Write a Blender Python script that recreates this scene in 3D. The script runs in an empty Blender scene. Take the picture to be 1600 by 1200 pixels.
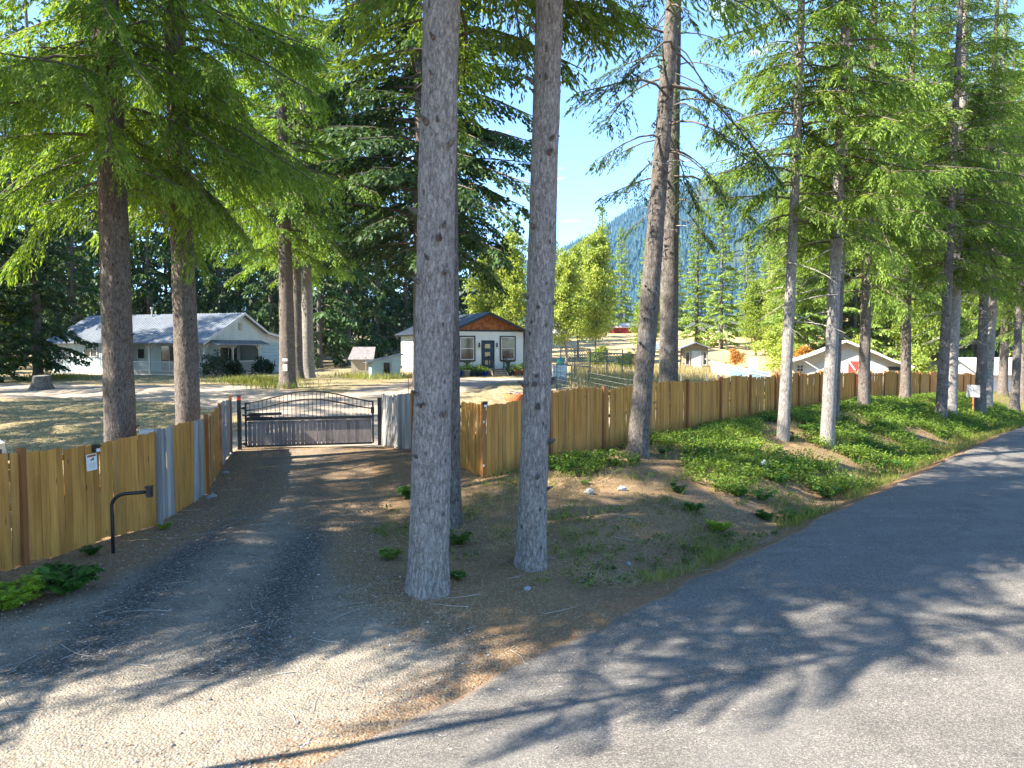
import bpy, math, random
import numpy as np
from mathutils import Vector, Matrix, noise as mnoise

R = math.radians
rnd = random.Random(7)
scene = bpy.context.scene
col = scene.collection

# ------------------------------------------------------------------ camera, sky, sun, exposure
CAM_H, FPX, PITCH = 3.46, 1150.0, math.atan(60 / 1150.0)
cam_d = bpy.data.cameras.new('camera')
cam = bpy.data.objects.new('camera', cam_d); col.objects.link(cam)
cam.location = (0, 0, CAM_H)
cam.rotation_euler = (math.pi / 2 - PITCH, 0, 0)
cam_d.sensor_width = 36.0
cam_d.lens = 36.0 * FPX / 1600.0
cam_d.clip_start = 0.1
cam_d.clip_end = 9000
scene.camera = cam

SUN_EL = R(43)
SUN_TRAVEL = Vector((0.945, 0.33, 0)).normalized()          # horizontal direction the light travels
to_sun = Vector((-SUN_TRAVEL.x * math.cos(SUN_EL), -SUN_TRAVEL.y * math.cos(SUN_EL), math.sin(SUN_EL)))
sun_d = bpy.data.lights.new('sun', 'SUN')
sun_d.energy = 5.0; sun_d.angle = R(0.53); sun_d.color = (1.0, 0.93, 0.80)
sun = bpy.data.objects.new('sun', sun_d); col.objects.link(sun)
sun.rotation_euler = to_sun.to_track_quat('Z', 'Y').to_euler()
sun.location = (-30, -10, 40)

world = bpy.data.worlds.new('World'); scene.world = world
world.use_nodes = True
wn = world.node_tree; wn.nodes.clear()
w_out = wn.nodes.new('ShaderNodeOutputWorld')
w_bg = wn.nodes.new('ShaderNodeBackground')
w_sky = wn.nodes.new('ShaderNodeTexSky')
w_sky.sky_type = 'NISHITA'; w_sky.sun_disc = False
w_sky.sun_elevation = SUN_EL
w_sky.sun_rotation = math.atan2(to_sun.x, to_sun.y)
w_sky.air_density = 1.0; w_sky.dust_density = 0.1; w_sky.ozone_density = 1.4; w_sky.altitude = 2600
w_tc = wn.nodes.new('ShaderNodeTexCoord')
w_sep = wn.nodes.new('ShaderNodeSeparateXYZ'); wn.links.new(w_tc.outputs['Generated'], w_sep.inputs[0])
w_mx = wn.nodes.new('ShaderNodeMath'); w_mx.operation = 'MAXIMUM'; w_mx.inputs[1].default_value = 0.06
wn.links.new(w_sep.outputs['Z'], w_mx.inputs[0])
w_div = wn.nodes.new('ShaderNodeVectorMath'); w_div.operation = 'DIVIDE'
w_cmb = wn.nodes.new('ShaderNodeCombineXYZ')
for k in range(3): wn.links.new(w_mx.outputs[0], w_cmb.inputs[k])
wn.links.new(w_tc.outputs['Generated'], w_div.inputs[0]); wn.links.new(w_cmb.outputs[0], w_div.inputs[1])
w_no = wn.nodes.new('ShaderNodeTexNoise'); w_no.inputs['Scale'].default_value = 2.1; w_no.inputs['Detail'].default_value = 7
w_no.inputs['Roughness'].default_value = 0.6
wn.links.new(w_div.outputs[0], w_no.inputs['Vector'])
w_rp = wn.nodes.new('ShaderNodeValToRGB')
w_rp.color_ramp.elements[0].position = 0.62; w_rp.color_ramp.elements[0].color = (0, 0, 0, 1)
w_rp.color_ramp.elements[1].position = 0.76; w_rp.color_ramp.elements[1].color = (0.75, 0.75, 0.75, 1)
wn.links.new(w_no.outputs['Fac'], w_rp.inputs[0])
w_mix = wn.nodes.new('ShaderNodeMix'); w_mix.data_type = 'RGBA'
w_tint = wn.nodes.new('ShaderNodeMix'); w_tint.data_type = 'RGBA'; w_tint.blend_type = 'MULTIPLY'; w_tint.inputs[0].default_value = 1.0
wn.links.new(w_sky.outputs[0], w_tint.inputs[6]); w_tint.inputs[7].default_value = (0.76, 0.92, 1.0, 1)
wn.links.new(w_rp.outputs[0], w_mix.inputs[0]); wn.links.new(w_tint.outputs[2], w_mix.inputs[6])
w_mix.inputs[7].default_value = (7.0, 7.0, 7.2, 1)
wn.links.new(w_mix.outputs[2], w_bg.inputs['Color'])
w_bg.inputs['Strength'].default_value = 0.115
wn.links.new(w_bg.outputs[0], w_out.inputs['Surface'])

vs = scene.view_settings
vs.view_transform = 'Standard'; vs.look = 'None'; vs.gamma = 1.0; vs.use_curve_mapping = False
vs.exposure = 2.3
cy = scene.cycles
cy.use_denoising = True
cy.max_bounces = 6; cy.diffuse_bounces = 3; cy.glossy_bounces = 2; cy.transmission_bounces = 3
cy.transparent_max_bounces = 4; cy.volume_bounces = 0; cy.sample_clamp_indirect = 6
cy.caustics_reflective = False; cy.caustics_refractive = False

# ------------------------------------------------------------------ node helpers and materials
def node(nt, typ, props=None, **inp):
    nd = nt.nodes.new(typ)
    for k, v in (props or {}).items(): setattr(nd, k, v)
    for k, v in inp.items():
        key = int(k[1:]) if k[0] == 'i' and k[1:].isdigit() else k.replace('_', ' ')
        s = nd.inputs[key]
        if isinstance(v, bpy.types.NodeSocket): nt.links.new(v, s)
        else: s.default_value = v
    return nd
def c4(c): return (c[0], c[1], c[2], 1.0)
def mixc(nt, fac, a, b, mode='MIX'):
    nd = nt.nodes.new('ShaderNodeMix'); nd.data_type = 'RGBA'; nd.blend_type = mode
    for idx, v in ((0, fac), (6, a), (7, b)):
        if isinstance(v, bpy.types.NodeSocket): nt.links.new(v, nd.inputs[idx])
        elif idx == 0: nd.inputs[0].default_value = v
        else: nd.inputs[idx].default_value = c4(v)
    return nd.outputs[2]
def ramp(nt, fac, stops):
    nd = nt.nodes.new('ShaderNodeValToRGB'); nt.links.new(fac, nd.inputs[0])
    el = nd.color_ramp.elements
    while len(el) < len(stops): el.new(0.5)
    for e, (p, c) in zip(el, stops):
        e.position = p; e.color = c4(c) if hasattr(c, '__len__') else (c, c, c, 1)
    return nd.outputs[0]
def math_(nt, op, a, b=0.0, clamp=False):
    nd = nt.nodes.new('ShaderNodeMath'); nd.operation = op; nd.use_clamp = clamp
    for i, v in enumerate((a, b)):
        if isinstance(v, bpy.types.NodeSocket): nt.links.new(v, nd.inputs[i])
        else: nd.inputs[i].default_value = v
    return nd.outputs[0]
def noise_(nt, vec, scale, detail=4, rough=0.55):
    return node(nt, 'ShaderNodeTexNoise', Vector=vec, Scale=scale, Detail=detail, Roughness=rough).outputs['Fac']
def mapping(nt, vec, scale):
    return node(nt, 'ShaderNodeMapping', Vector=vec, Scale=scale).outputs[0]
def start(name):
    m = bpy.data.materials.new(name); m.use_nodes = True
    nt = m.node_tree; nt.nodes.clear()
    out = nt.nodes.new('ShaderNodeOutputMaterial')
    return m, nt, out
def finish(nt, out, color, rough=0.8, height=None, bump=0.3, dist=0.02, metallic=0.0, spec=0.3):
    p = nt.nodes.new('ShaderNodeBsdfPrincipled')
    if isinstance(color, bpy.types.NodeSocket): nt.links.new(color, p.inputs['Base Color'])
    else: p.inputs['Base Color'].default_value = c4(color)
    if isinstance(rough, bpy.types.NodeSocket): nt.links.new(rough, p.inputs['Roughness'])
    else: p.inputs['Roughness'].default_value = rough
    p.inputs['Metallic'].default_value = metallic
    p.inputs['Specular IOR Level'].default_value = spec
    if height is not None:
        b = node(nt, 'ShaderNodeBump', Strength=bump, Distance=dist, Height=height)
        nt.links.new(b.outputs[0], p.inputs['Normal'])
    nt.links.new(p.outputs[0], out.inputs['Surface'])
    return p
def obj_vec(nt): return node(nt, 'ShaderNodeTexCoord').outputs['Object']
def pos_vec(nt): return node(nt, 'ShaderNodeNewGeometry').outputs['Position']

def paint(name, c, rough=0.6, var=0.18, scale=3.0, metallic=0.0, stretch=(1, 1, 1), spec=0.3, objrand=0.0, bump=0.0):
    """plain coloured surface with uneven tone, per-object tint and a little relief"""
    m, nt, out = start(name)
    v = mapping(nt, obj_vec(nt), stretch)
    n1 = noise_(nt, v, scale, 6, 0.65)
    f = ramp(nt, n1, [(0.3, 1 - var), (0.7, 1 + var * 0.5)])
    colr = mixc(nt, 1.0, c, f, 'MULTIPLY')
    if objrand:
        oi = node(nt, 'ShaderNodeObjectInfo').outputs['Random']
        colr = mixc(nt, 1.0, colr, ramp(nt, oi, [(0, 1 - objrand), (1, 1 + objrand * 0.4)]), 'MULTIPLY')
    finish(nt, out, colr, rough, n1 if bump else None, bump, 0.01, metallic, spec)
    return m

def wood(name, stops, grain=(30, 30, 2.0), rough=0.75):
    """sawn boards: long grain, knots, one tint for each board"""
    m, nt, out = start(name)
    oi = node(nt, 'ShaderNodeObjectInfo').outputs['Random']
    ov = obj_vec(nt)
    off = node(nt, 'ShaderNodeVectorMath', {'operation': 'ADD'}, i0=ov,
               i1=node(nt, 'ShaderNodeCombineXYZ', X=math_(nt, 'MULTIPLY', oi, 37.0), Z=math_(nt, 'MULTIPLY', oi, 91.0)).outputs[0]).outputs[0]
    g = noise_(nt, mapping(nt, off, grain), 1.0, 6, 0.7)
    broad = noise_(nt, mapping(nt, off, (2.5, 2.5, 1.1)), 1.0, 3, 0.5)
    base = ramp(nt, oi, stops)
    base = mixc(nt, 1.0, base, ramp(nt, g, [(0.25, 0.62), (0.6, 1.08)]), 'MULTIPLY')
    base = mixc(nt, 1.0, base, ramp(nt, broad, [(0.3, 0.72), (0.65, 1.1)]), 'MULTIPLY')
    vo = node(nt, 'ShaderNodeTexVoronoi', Vector=mapping(nt, off, (9, 9, 3.2)), Scale=1.0)
    kn = ramp(nt, vo.outputs['Distance'], [(0.05, 1), (0.14, 0)])
    pick = math_(nt, 'GREATER_THAN', node(nt, 'ShaderNodeSeparateColor', Color=vo.outputs['Color']).outputs[0], 0.62)
    base = mixc(nt, math_(nt, 'MULTIPLY', math_(nt, 'MULTIPLY', kn, pick), 0.75), base, (0.075, 0.035, 0.015))
    finish(nt, out, base, rough, g, 0.35, 0.004, spec=0.2)
    return m

def bark(name, dark, mid, light, sc=1.0, lichen=0.3):
    m, nt, out = start(name)
    ov = obj_vec(nt)
    oi = node(nt, 'ShaderNodeObjectInfo').outputs['Random']
    off = node(nt, 'ShaderNodeVectorMath', {'operation': 'ADD'}, i0=ov,
               i1=node(nt, 'ShaderNodeCombineXYZ', X=math_(nt, 'MULTIPLY', oi, 13.0), Z=math_(nt, 'MULTIPLY', oi, 57.0)).outputs[0]).outputs[0]
    v = mapping(nt, off, (30 * sc, 30 * sc, 8.5 * sc))
    n1 = noise_(nt, v, 1.0, 8, 0.72)
    n2 = noise_(nt, mapping(nt, off, (85 * sc, 85 * sc, 34 * sc)), 1.0, 5, 0.7)
    vo = node(nt, 'ShaderNodeTexVoronoi', {'feature': 'DISTANCE_TO_EDGE'}, Vector=mapping(nt, node(nt, 'ShaderNodeVectorMath', {'operation': 'ADD'}, i0=off,
              i1=node(nt, 'ShaderNodeVectorMath', {'operation': 'SCALE'}, i0=node(nt, 'ShaderNodeTexNoise', Vector=off, Scale=9.0).outputs['Color'], Scale=0.12).outputs[0]).outputs[0], (15 * sc, 15 * sc, 4.5 * sc)), Scale=1.0)
    crack = ramp(nt, vo.outputs['Distance'], [(0.0, 0), (0.16, 1)])
    h = math_(nt, 'ADD', math_(nt, 'ADD', math_(nt, 'MULTIPLY', n1, 0.9), math_(nt, 'MULTIPLY', n2, 0.5)), math_(nt, 'MULTIPLY', crack, 0.10))
    colr = ramp(nt, math_(nt, 'MULTIPLY', h, 0.68), [(0.34, dark), (0.5, mid), (0.66, light)])
    pit = node(nt, 'ShaderNodeTexVoronoi', Vector=mapping(nt, off, (7, 7, 4.2)), Scale=1.0)
    pm = ramp(nt, pit.outputs['Distance'], [(0.10, 1), (0.22, 0)])
    pk = math_(nt, 'GREATER_THAN', node(nt, 'ShaderNodeSeparateColor', Color=pit.outputs['Color']).outputs[1], 0.55)
    colr = mixc(nt, math_(nt, 'MULTIPLY', math_(nt, 'MULTIPLY', pm, pk), 0.8), colr, (dark[0] * .5, dark[1] * .5, dark[2] * .5))
    li = ramp(nt, noise_(nt, off, 3.1, 5, 0.7), [(0.52, 0), (0.66, lichen)])
    colr = mixc(nt, li, colr, (0.36, 0.36, 0.33))
    finish(nt, out, colr, 0.95, h, 0.9, 0.045, spec=0.1)
    return m

def leafy(name, c_dark, c_light, trans=0.35, patch=0.45, tcol=None, rough=0.55):
    """foliage: one tone for each leaf, broad patches and a tint for each tree; light passes through"""
    m, nt, out = start(name)
    g = node(nt, 'ShaderNodeNewGeometry')
    oi = node(nt, 'ShaderNodeObjectInfo').outputs['Random']
    pn = noise_(nt, g.outputs['Position'], patch, 3, 0.6)
    f = math_(nt, 'ADD', math_(nt, 'MULTIPLY', g.outputs['Random Per Island'], 0.55), math_(nt, 'MULTIPLY', pn, 0.75))
    f = math_(nt, 'ADD', f, math_(nt, 'MULTIPLY', oi, 0.18))
    colr = ramp(nt, f, [(0.35, c_dark), (1.0, c_light)])
    p = nt.nodes.new('ShaderNodeBsdfPrincipled')
    nt.links.new(colr, p.inputs['Base Color']); p.inputs['Roughness'].default_value = rough
    p.inputs['Specular IOR Level'].default_value = 0.25
    t = nt.nodes.new('ShaderNodeBsdfTranslucent')
    nt.links.new(mixc(nt, 1.0, colr, tcol or (1.7, 1.5, 0.55), 'MULTIPLY'), t.inputs['Color'])
    mx = node(nt, 'ShaderNodeMixShader', Fac=trans)
    nt.links.new(p.outputs[0], mx.inputs[1]); nt.links.new(t.outputs[0], mx.inputs[2])
    nt.links.new(mx.outputs[0], out.inputs['Surface'])
    return m

M = {}
M['bark_grey'] = bark('bark_grey', (0.06, 0.050, 0.045), (0.215, 0.187, 0.170), (0.45, 0.405, 0.375))
M['bark_dark'] = bark('bark_dark', (0.03, 0.025, 0.022), (0.11, 0.093, 0.082), (0.26, 0.228, 0.205))
M['bark_brown'] = bark('bark_brown', (0.038, 0.030, 0.026), (0.135, 0.108, 0.092), (0.29, 0.245, 0.215), lichen=0.15)
M['bark_pale'] = bark('bark_pale', (0.06, 0.05, 0.045), (0.22, 0.195, 0.175), (0.44, 0.41, 0.38), lichen=0.4)
M['stick'] = paint('stick', (0.14, 0.11, 0.085), 0.9, 0.4, 9)
M['deadstick'] = paint('dead_stick', (0.36, 0.33, 0.29), 0.9, 0.35, 9)
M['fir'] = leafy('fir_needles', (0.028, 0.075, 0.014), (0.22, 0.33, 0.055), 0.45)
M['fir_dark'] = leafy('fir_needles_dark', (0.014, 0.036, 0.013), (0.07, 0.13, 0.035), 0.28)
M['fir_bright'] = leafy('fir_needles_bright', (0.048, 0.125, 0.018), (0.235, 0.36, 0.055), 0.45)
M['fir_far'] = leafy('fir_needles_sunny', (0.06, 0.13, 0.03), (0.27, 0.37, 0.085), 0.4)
M['decid'] = leafy('light_green_leaves', (0.09, 0.16, 0.03), (0.36, 0.43, 0.10), 0.45)
M['decid_mid'] = leafy('mid_green_leaves', (0.07, 0.13, 0.02), (0.27, 0.35, 0.06), 0.42)
M['autumn'] = leafy('orange_leaves', (0.22, 0.12, 0.02), (0.50, 0.26, 0.06), 0.35, tcol=(1.4, 1.0, 0.5))
M['rhodo'] = leafy('rhododendron_leaves', (0.008, 0.02, 0.010), (0.045, 0.075, 0.028), 0.15, rough=0.35)
M['salal'] = leafy('undergrowth_leaves', (0.016, 0.055, 0.010), (0.19, 0.28, 0.04), 0.38, patch=0.7)
M['fern'] = leafy('fern_leaves', (0.02, 0.075, 0.014), (0.10, 0.22, 0.035), 0.38, patch=2)
M['lime'] = leafy('lime_leaves', (0.10, 0.20, 0.01), (0.30, 0.42, 0.04), 0.45, patch=2)
M['grass'] = leafy('grass_blades', (0.06, 0.11, 0.018), (0.27, 0.28, 0.075), 0.35, patch=0.8)
M['drygrass'] = leafy('dry_grass_blades', (0.17, 0.145, 0.06), (0.46, 0.38, 0.19), 0.3, patch=0.5, tcol=(1.2, 1.1, 0.6))
M['redneedle'] = leafy('dead_orange_needles', (0.20, 0.07, 0.02), (0.42, 0.17, 0.06), 0.3, tcol=(1.3, 0.9, 0.5))
M['mtnfir'] = leafy('haze_tinted_firs', (0.010, 0.034, 0.040), (0.028, 0.070, 0.078), 0.1, patch=0.004)  # blue of the distant haze is put into the needle colour

GOLD = [(0.0, (0.38, 0.172, 0.038)), (0.2, (0.50, 0.238, 0.054)), (0.4, (0.58, 0.285, 0.070)), (0.6, (0.47, 0.218, 0.048)), (0.8, (0.54, 0.262, 0.064)), (1.0, (0.44, 0.228, 0.070))]
M['cedar'] = wood('cedar_picket', GOLD)
M['cedar_grey'] = wood('weathered_picket', [(0, (0.25, 0.235, 0.225)), (0.5, (0.36, 0.345, 0.33)), (1, (0.42, 0.38, 0.34))])
M['gate_wood'] = wood('gate_picket', [(0, (0.20, 0.175, 0.17)), (0.5, (0.27, 0.235, 0.225)), (1, (0.31, 0.27, 0.25))])
M['post'] = wood('redwood_post', [(0, (0.30, 0.115, 0.04)), (1, (0.40, 0.17, 0.065))])
M['black'] = paint('black_metal', (0.012, 0.012, 0.013), 0.42, 0.3, 6, spec=0.5)
M['white'] = paint('white_paint', (0.52, 0.52, 0.50), 0.55, 0.10, 2.5)
M['siding_white'] = paint('white_siding', (0.60, 0.63, 0.61), 0.6, 0.08, 1.5)
M['siding_house'] = paint('house_siding', (0.44, 0.49, 0.49), 0.65, 0.16, 1.8, stretch=(1, 1, .5))
M['blue_door'] = paint('navy_paint', (0.014, 0.040, 0.075), 0.4, 0.15, 4)
M['pale_blue'] = paint('pale_blue_paint', (0.27, 0.38, 0.45), 0.6, 0.12, 2)
M['board_white'] = paint('white_boards', (0.44, 0.45, 0.45), 0.7, 0.15, 3, objrand=.12)
M['board_shaded'] = paint('shaded_white_boards', (0.15, 0.235, 0.275), 0.7, 0.15, 3, objrand=.15)  # white boards again, with bluish shade put into the colour
M['roof_metal'] = paint('galvanised_roof', (0.23, 0.255, 0.29), 0.42, 0.22, 1.3, metallic=0.35, stretch=(1, .6, .6))
M['roof_dark'] = paint('cabin_metal_roof', (0.17, 0.20, 0.245), 0.4, 0.15, 1.2, metallic=0.3)
M['roof_old'] = paint('weathered_shed_roof', (0.21, 0.19, 0.19), 0.85, 0.4, 4)
M['shingle'] = wood('cedar_shingle', [(0, (0.20, 0.065, 0.022)), (1, (0.38, 0.15, 0.05))], grain=(20, 20, 6))
M['concrete'] = paint('concrete', (0.38, 0.35, 0.31), 0.9, 0.25, 5, bump=0.3)
M['rust'] = paint('rusty_steel', (0.40, 0.13, 0.045), 0.85, 0.4, 7, bump=0.2)
M['cream'] = paint('cream_barn', (0.60, 0.52, 0.38), 0.7, 0.1, 2)
M['barn_white'] = paint('barn_white', (0.58, 0.56, 0.53), 0.7, 0.07, 2)
M['barn_red'] = paint('barn_red', (0.36, 0.05, 0.045), 0.7, 0.2, 2)
M['barn_roof'] = paint('pale_pink_roof', (0.72, 0.62, 0.58), 0.6, 0.12, 2)
M['tan'] = paint('tan_boards', (0.36, 0.30, 0.20), 0.9, 0.4, 4, stretch=(1, 1, 6))
M['old_wood'] = paint('grey_shed_boards', (0.40, 0.34, 0.27), 0.9, 0.4, 5, stretch=(6, 6, .8))
M['terracotta'] = paint('terracotta', (0.42, 0.17, 0.08), 0.8, 0.25, 8)
M['blue_pot'] = paint('cobalt_glaze', (0.02, 0.05, 0.45), 0.25, 0.2, 8, spec=0.5)
M['green_pot'] = paint('green_glaze', (0.03, 0.06, 0.055), 0.4, 0.2, 8)
M['red_lens'] = paint('red_lens', (0.60, 0.03, 0.03), 0.3, 0.1, 5, spec=0.5)
M['lens'] = paint('frosted_lens', (0.62, 0.64, 0.62), 0.3, 0.1, 9, spec=0.5)
M['paper'] = paint('sign_paper', (0.74, 0.74, 0.71), 0.6, 0.06, 4)
M['orange_print'] = paint('orange_print', (0.55, 0.14, 0.03), 0.6, 0.1, 4)
M['ink'] = paint('ink', (0.03, 0.03, 0.035), 0.6, 0.1, 4)
M['greyink'] = paint('grey_ink', (0.42, 0.42, 0.42), 0.6, 0.1, 4)
M['plastic'] = paint('grey_plastic', (0.30, 0.33, 0.36), 0.5, 0.3, 20, bump=0.4)
M['rock'] = paint('pale_rock', (0.27, 0.27, 0.25), 0.9, 0.35, 9, bump=0.5)
M['car_white'] = paint('white_car_paint', (0.74, 0.75, 0.76), 0.22, 0.03, 1, spec=0.6)
M['rubber'] = paint('tyre_rubber', (0.02, 0.02, 0.02), 0.8, 0.2, 9)
M['bumper'] = paint('grey_bumper', (0.06, 0.06, 0.065), 0.6, 0.2, 6)
M['bumper_grey'] = paint('dull_sign_back', (0.24, 0.25, 0.26), 0.6, 0.2, 5)
M['teal'] = paint('teal_plastic', (0.10, 0.32, 0.27), 0.4, 0.2, 6)
M['tank'] = paint('milky_tank', (0.62, 0.68, 0.68), 0.35, 0.12, 4)
M['wire'] = paint('galvanised_wire', (0.42, 0.42, 0.40), 0.5, 0.2, 9, metallic=0.4)
M['t_post'] = paint('dark_t_post', (0.045, 0.05, 0.04), 0.7, 0.3, 9)
M['lattice'] = paint('garden_lattice', (0.22, 0.20, 0.165), 0.8, 0.3, 5)
M['stump'] = bark('stump_bark', (0.04, 0.032, 0.028), (0.12, 0.10, 0.085), (0.24, 0.21, 0.18))
M['stumptop'] = paint('cut_wood', (0.42, 0.36, 0.28), 0.9, 0.3, 8)
M['firewood'] = paint('grey_firewood', (0.33, 0.29, 0.26), 0.9, 0.4, 12)
def glass_mat():
    m, nt, out = start('window_glass')
    n = noise_(nt, pos_vec(nt), 1.6, 4)
    finish(nt, out, ramp(nt, n, [(0.35, (0.010, 0.012, 0.012)), (0.7, (0.07, 0.065, 0.055))]), 0.06, spec=0.6)
    return m
M['glass'] = glass_mat()
M['amber_glass'] = paint('amber_glass', (0.40, 0.33, 0.14), 0.15, 0.2, 9, spec=0.6)

# ------------------------------------------------------------------ object helpers
def tag(o, label=None, cat=None, group=None, kind=None):
    if label: o['label'] = label
    if cat: o['category'] = cat
    if group: o['group'] = group
    if kind: o['kind'] = kind
    return o
def empty(name, loc, rz=0.0, rot=None):
    o = bpy.data.objects.new(name, None); col.objects.link(o)
    o.empty_display_size = 0.2
    o.location = loc; o.rotation_euler = rot or (0, 0, rz)
    return o
def np_mesh(name, V, F, smooth=False):
    """mesh from arrays; F is (n,4) or (n,3)"""
    me = bpy.data.meshes.new(name)
    V = np.asarray(V, np.float32); F = np.asarray(F, np.int32)
    k = F.shape[1]
    me.vertices.add(len(V)); me.vertices.foreach_set('co', V.ravel())
    me.loops.add(F.size); me.loops.foreach_set('vertex_index', F.ravel())
    me.polygons.add(len(F)); me.polygons.foreach_set('loop_start', np.arange(0, F.size, k, dtype=np.int32))
    if smooth: me.polygons.foreach_set('use_smooth', np.ones(len(F), bool))
    me.update(calc_edges=True)
    return me
def put(name, me, mat=None, parent=None, loc=(0, 0, 0), rot=(0, 0, 0), scale=(1, 1, 1)):
    if mat is not None and not me.materials: me.materials.append(M[mat] if isinstance(mat, str) else mat)
    o = bpy.data.objects.new(name, me); col.objects.link(o)
    o.location = loc; o.rotation_euler = rot; o.scale = scale
    if parent is not None: o.parent = parent
    return o
class MB:
    """collects boxes, bars, tubes and faces, then links them as one mesh object"""
    def __init__(s): s.v = []; s.f = []
    def face(s, pts):
        b = len(s.v); s.v += [tuple(p) for p in pts]; s.f.append(list(range(b, b + len(pts)))); return s
    def box(s, c, d, rz=0.0, rx=0.0, ry=0.0):
        m = Matrix.Translation(c) @ Matrix.Rotation(rz, 4, 'Z') @ Matrix.Rotation(ry, 4, 'Y') @ Matrix.Rotation(rx, 4, 'X')
        b = len(s.v)
        for x in (-.5, .5):
            for y in (-.5, .5):
                for z in (-.5, .5): s.v.append(tuple(m @ Vector((x * d[0], y * d[1], z * d[2]))))
        for q in ((0, 1, 3, 2), (4, 6, 7, 5), (0, 4, 5, 1), (2, 3, 7, 6), (0, 2, 6, 4), (1, 5, 7, 3)): s.f.append([b + i for i in q])
        return s
    def span(s, a, b, w, t=None):
        """box bar from a to b, w wide (horizontal), t thick"""
        a, b = Vector(a), Vector(b); d = b - a; L = d.length
        q = d.to_track_quat('X', 'Z'); mid = (a + b) / 2; t = t or w
        k = len(s.v)
        for x in (-.5, .5):
            for y in (-.5, .5):
                for z in (-.5, .5): s.v.append(tuple(mid + q @ Vector((x * L, y * w, z * t))))
        for f in ((0, 1, 3, 2), (4, 6, 7, 5), (0, 4, 5, 1), (2, 3, 7, 6), (0, 2, 6, 4), (1, 5, 7, 3)): s.f.append([k + i for i in f])
        return s
    def tube(s, pts, r, n=8, cap=True):
        pts = [Vector(p) for p in pts]; rs = r if hasattr(r, '__len__') else [r] * len(pts)
        b = len(s.v)
        ref = None
        for i, p in enumerate(pts):
            t = (pts[min(i + 1, len(pts) - 1)] - pts[max(i - 1, 0)]).normalized()
            if ref is None or abs(ref.dot(t)) > 0.98: ref = Vector((1, 0, 0)) if abs(t.x) < 0.9 else Vector((0, 1, 0))
            x = (ref - t * ref.dot(t)).normalized(); y = t.cross(x); ref = x
            for k in range(n):
                a = 2 * math.pi * k / n; s.v.append(tuple(p + (x * math.cos(a) + y * math.sin(a)) * rs[i]))
        for i in range(len(pts) - 1):
            for k in range(n):
                s.f.append([b + i * n + k, b + i * n + (k + 1) % n, b + (i + 1) * n + (k + 1) % n, b + (i + 1) * n + k])
        if cap:
            s.f.append([b + k for k in range(n)][::-1]); s.f.append([b + (len(pts) - 1) * n + k for k in range(n)])
        return s
    def lathe(s, prof, n=16, c=(0, 0, 0)):
        b = len(s.v)
        for r, z in prof:
            for k in range(n):
                a = 2 * math.pi * k / n; s.v.append((c[0] + r * math.cos(a), c[1] + r * math.sin(a), c[2] + z))
        for i in range(len(prof) - 1):
            for k in range(n): s.f.append([b + i * n + k, b + i * n + (k + 1) % n, b + (i + 1) * n + (k + 1) % n, b + (i + 1) * n + k])
        return s
    def mesh(s, name, smooth=False):
        me = bpy.data.meshes.new(name); me.from_pydata(s.v, [], s.f); me.update()
        if smooth: me.polygons.foreach_set('use_smooth', [True] * len(me.polygons))
        return me
    def build(s, name, mat, parent=None, smooth=False, loc=(0, 0, 0), rot=(0, 0, 0)):
        return put(name, s.mesh(name, smooth), mat, parent, loc, rot)

# ------------------------------------------------------------------ terrain
E0 = np.array((1.09, 8.94)); RT = np.array((0.676, 0.737)); RN = np.array((-0.737, 0.676))
def sstep(a, b, x):
    t = np.clip((np.asarray(x, float) - a) / (b - a), 0, 1); return t * t * (3 - 2 * t)
def sq(x, y):
    dx, dy = np.asarray(x, float) - E0[0], np.asarray(y, float) - E0[1]
    return dx * RT[0] + dy * RT[1], dx * RN[0] + dy * RN[1]
def vnoise(x, y, seed=0):
    """cheap smooth value noise on arrays"""
    x = np.asarray(x, float); y = np.asarray(y, float)
    xi, yi = np.floor(x), np.floor(y); fx, fy = x - xi, y - yi
    fx = fx * fx * (3 - 2 * fx); fy = fy * fy * (3 - 2 * fy)
    def h(a, b):
        t = np.sin(a * 127.1 + b * 311.7 + seed * 74.7) * 43758.5453
        return t - np.floor(t)
    return (h(xi, yi) * (1 - fx) + h(xi + 1, yi) * fx) * (1 - fy) + (h(xi, yi + 1) * (1 - fx) + h(xi + 1, yi + 1) * fx) * fy
def fbm(x, y, seed=0):
    return (vnoise(x, y, seed) + 0.5 * vnoise(x * 2.1, y * 2.1, seed + 1) + 0.25 * vnoise(x * 4.3, y * 4.3, seed + 2)) / 1.75
def drop(s, q): return np.where(s > 28, -0.032 * np.clip(s - 28, 0, 45), 0) * (1 - sstep(18, 27, q))
def driveness(x, y):
    """1 on the driveway, falling to 0 beside it"""
    c = -4.0 - 2.9 * sstep(9, 24.5, y); hw = 2.2 - 0.2 * sstep(10, 20, y) + 3.2 * (1 - sstep(5.5, 9.5, y))
    return 1 - sstep(hw * 0.75, hw * 1.25, np.abs(x - c))
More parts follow.
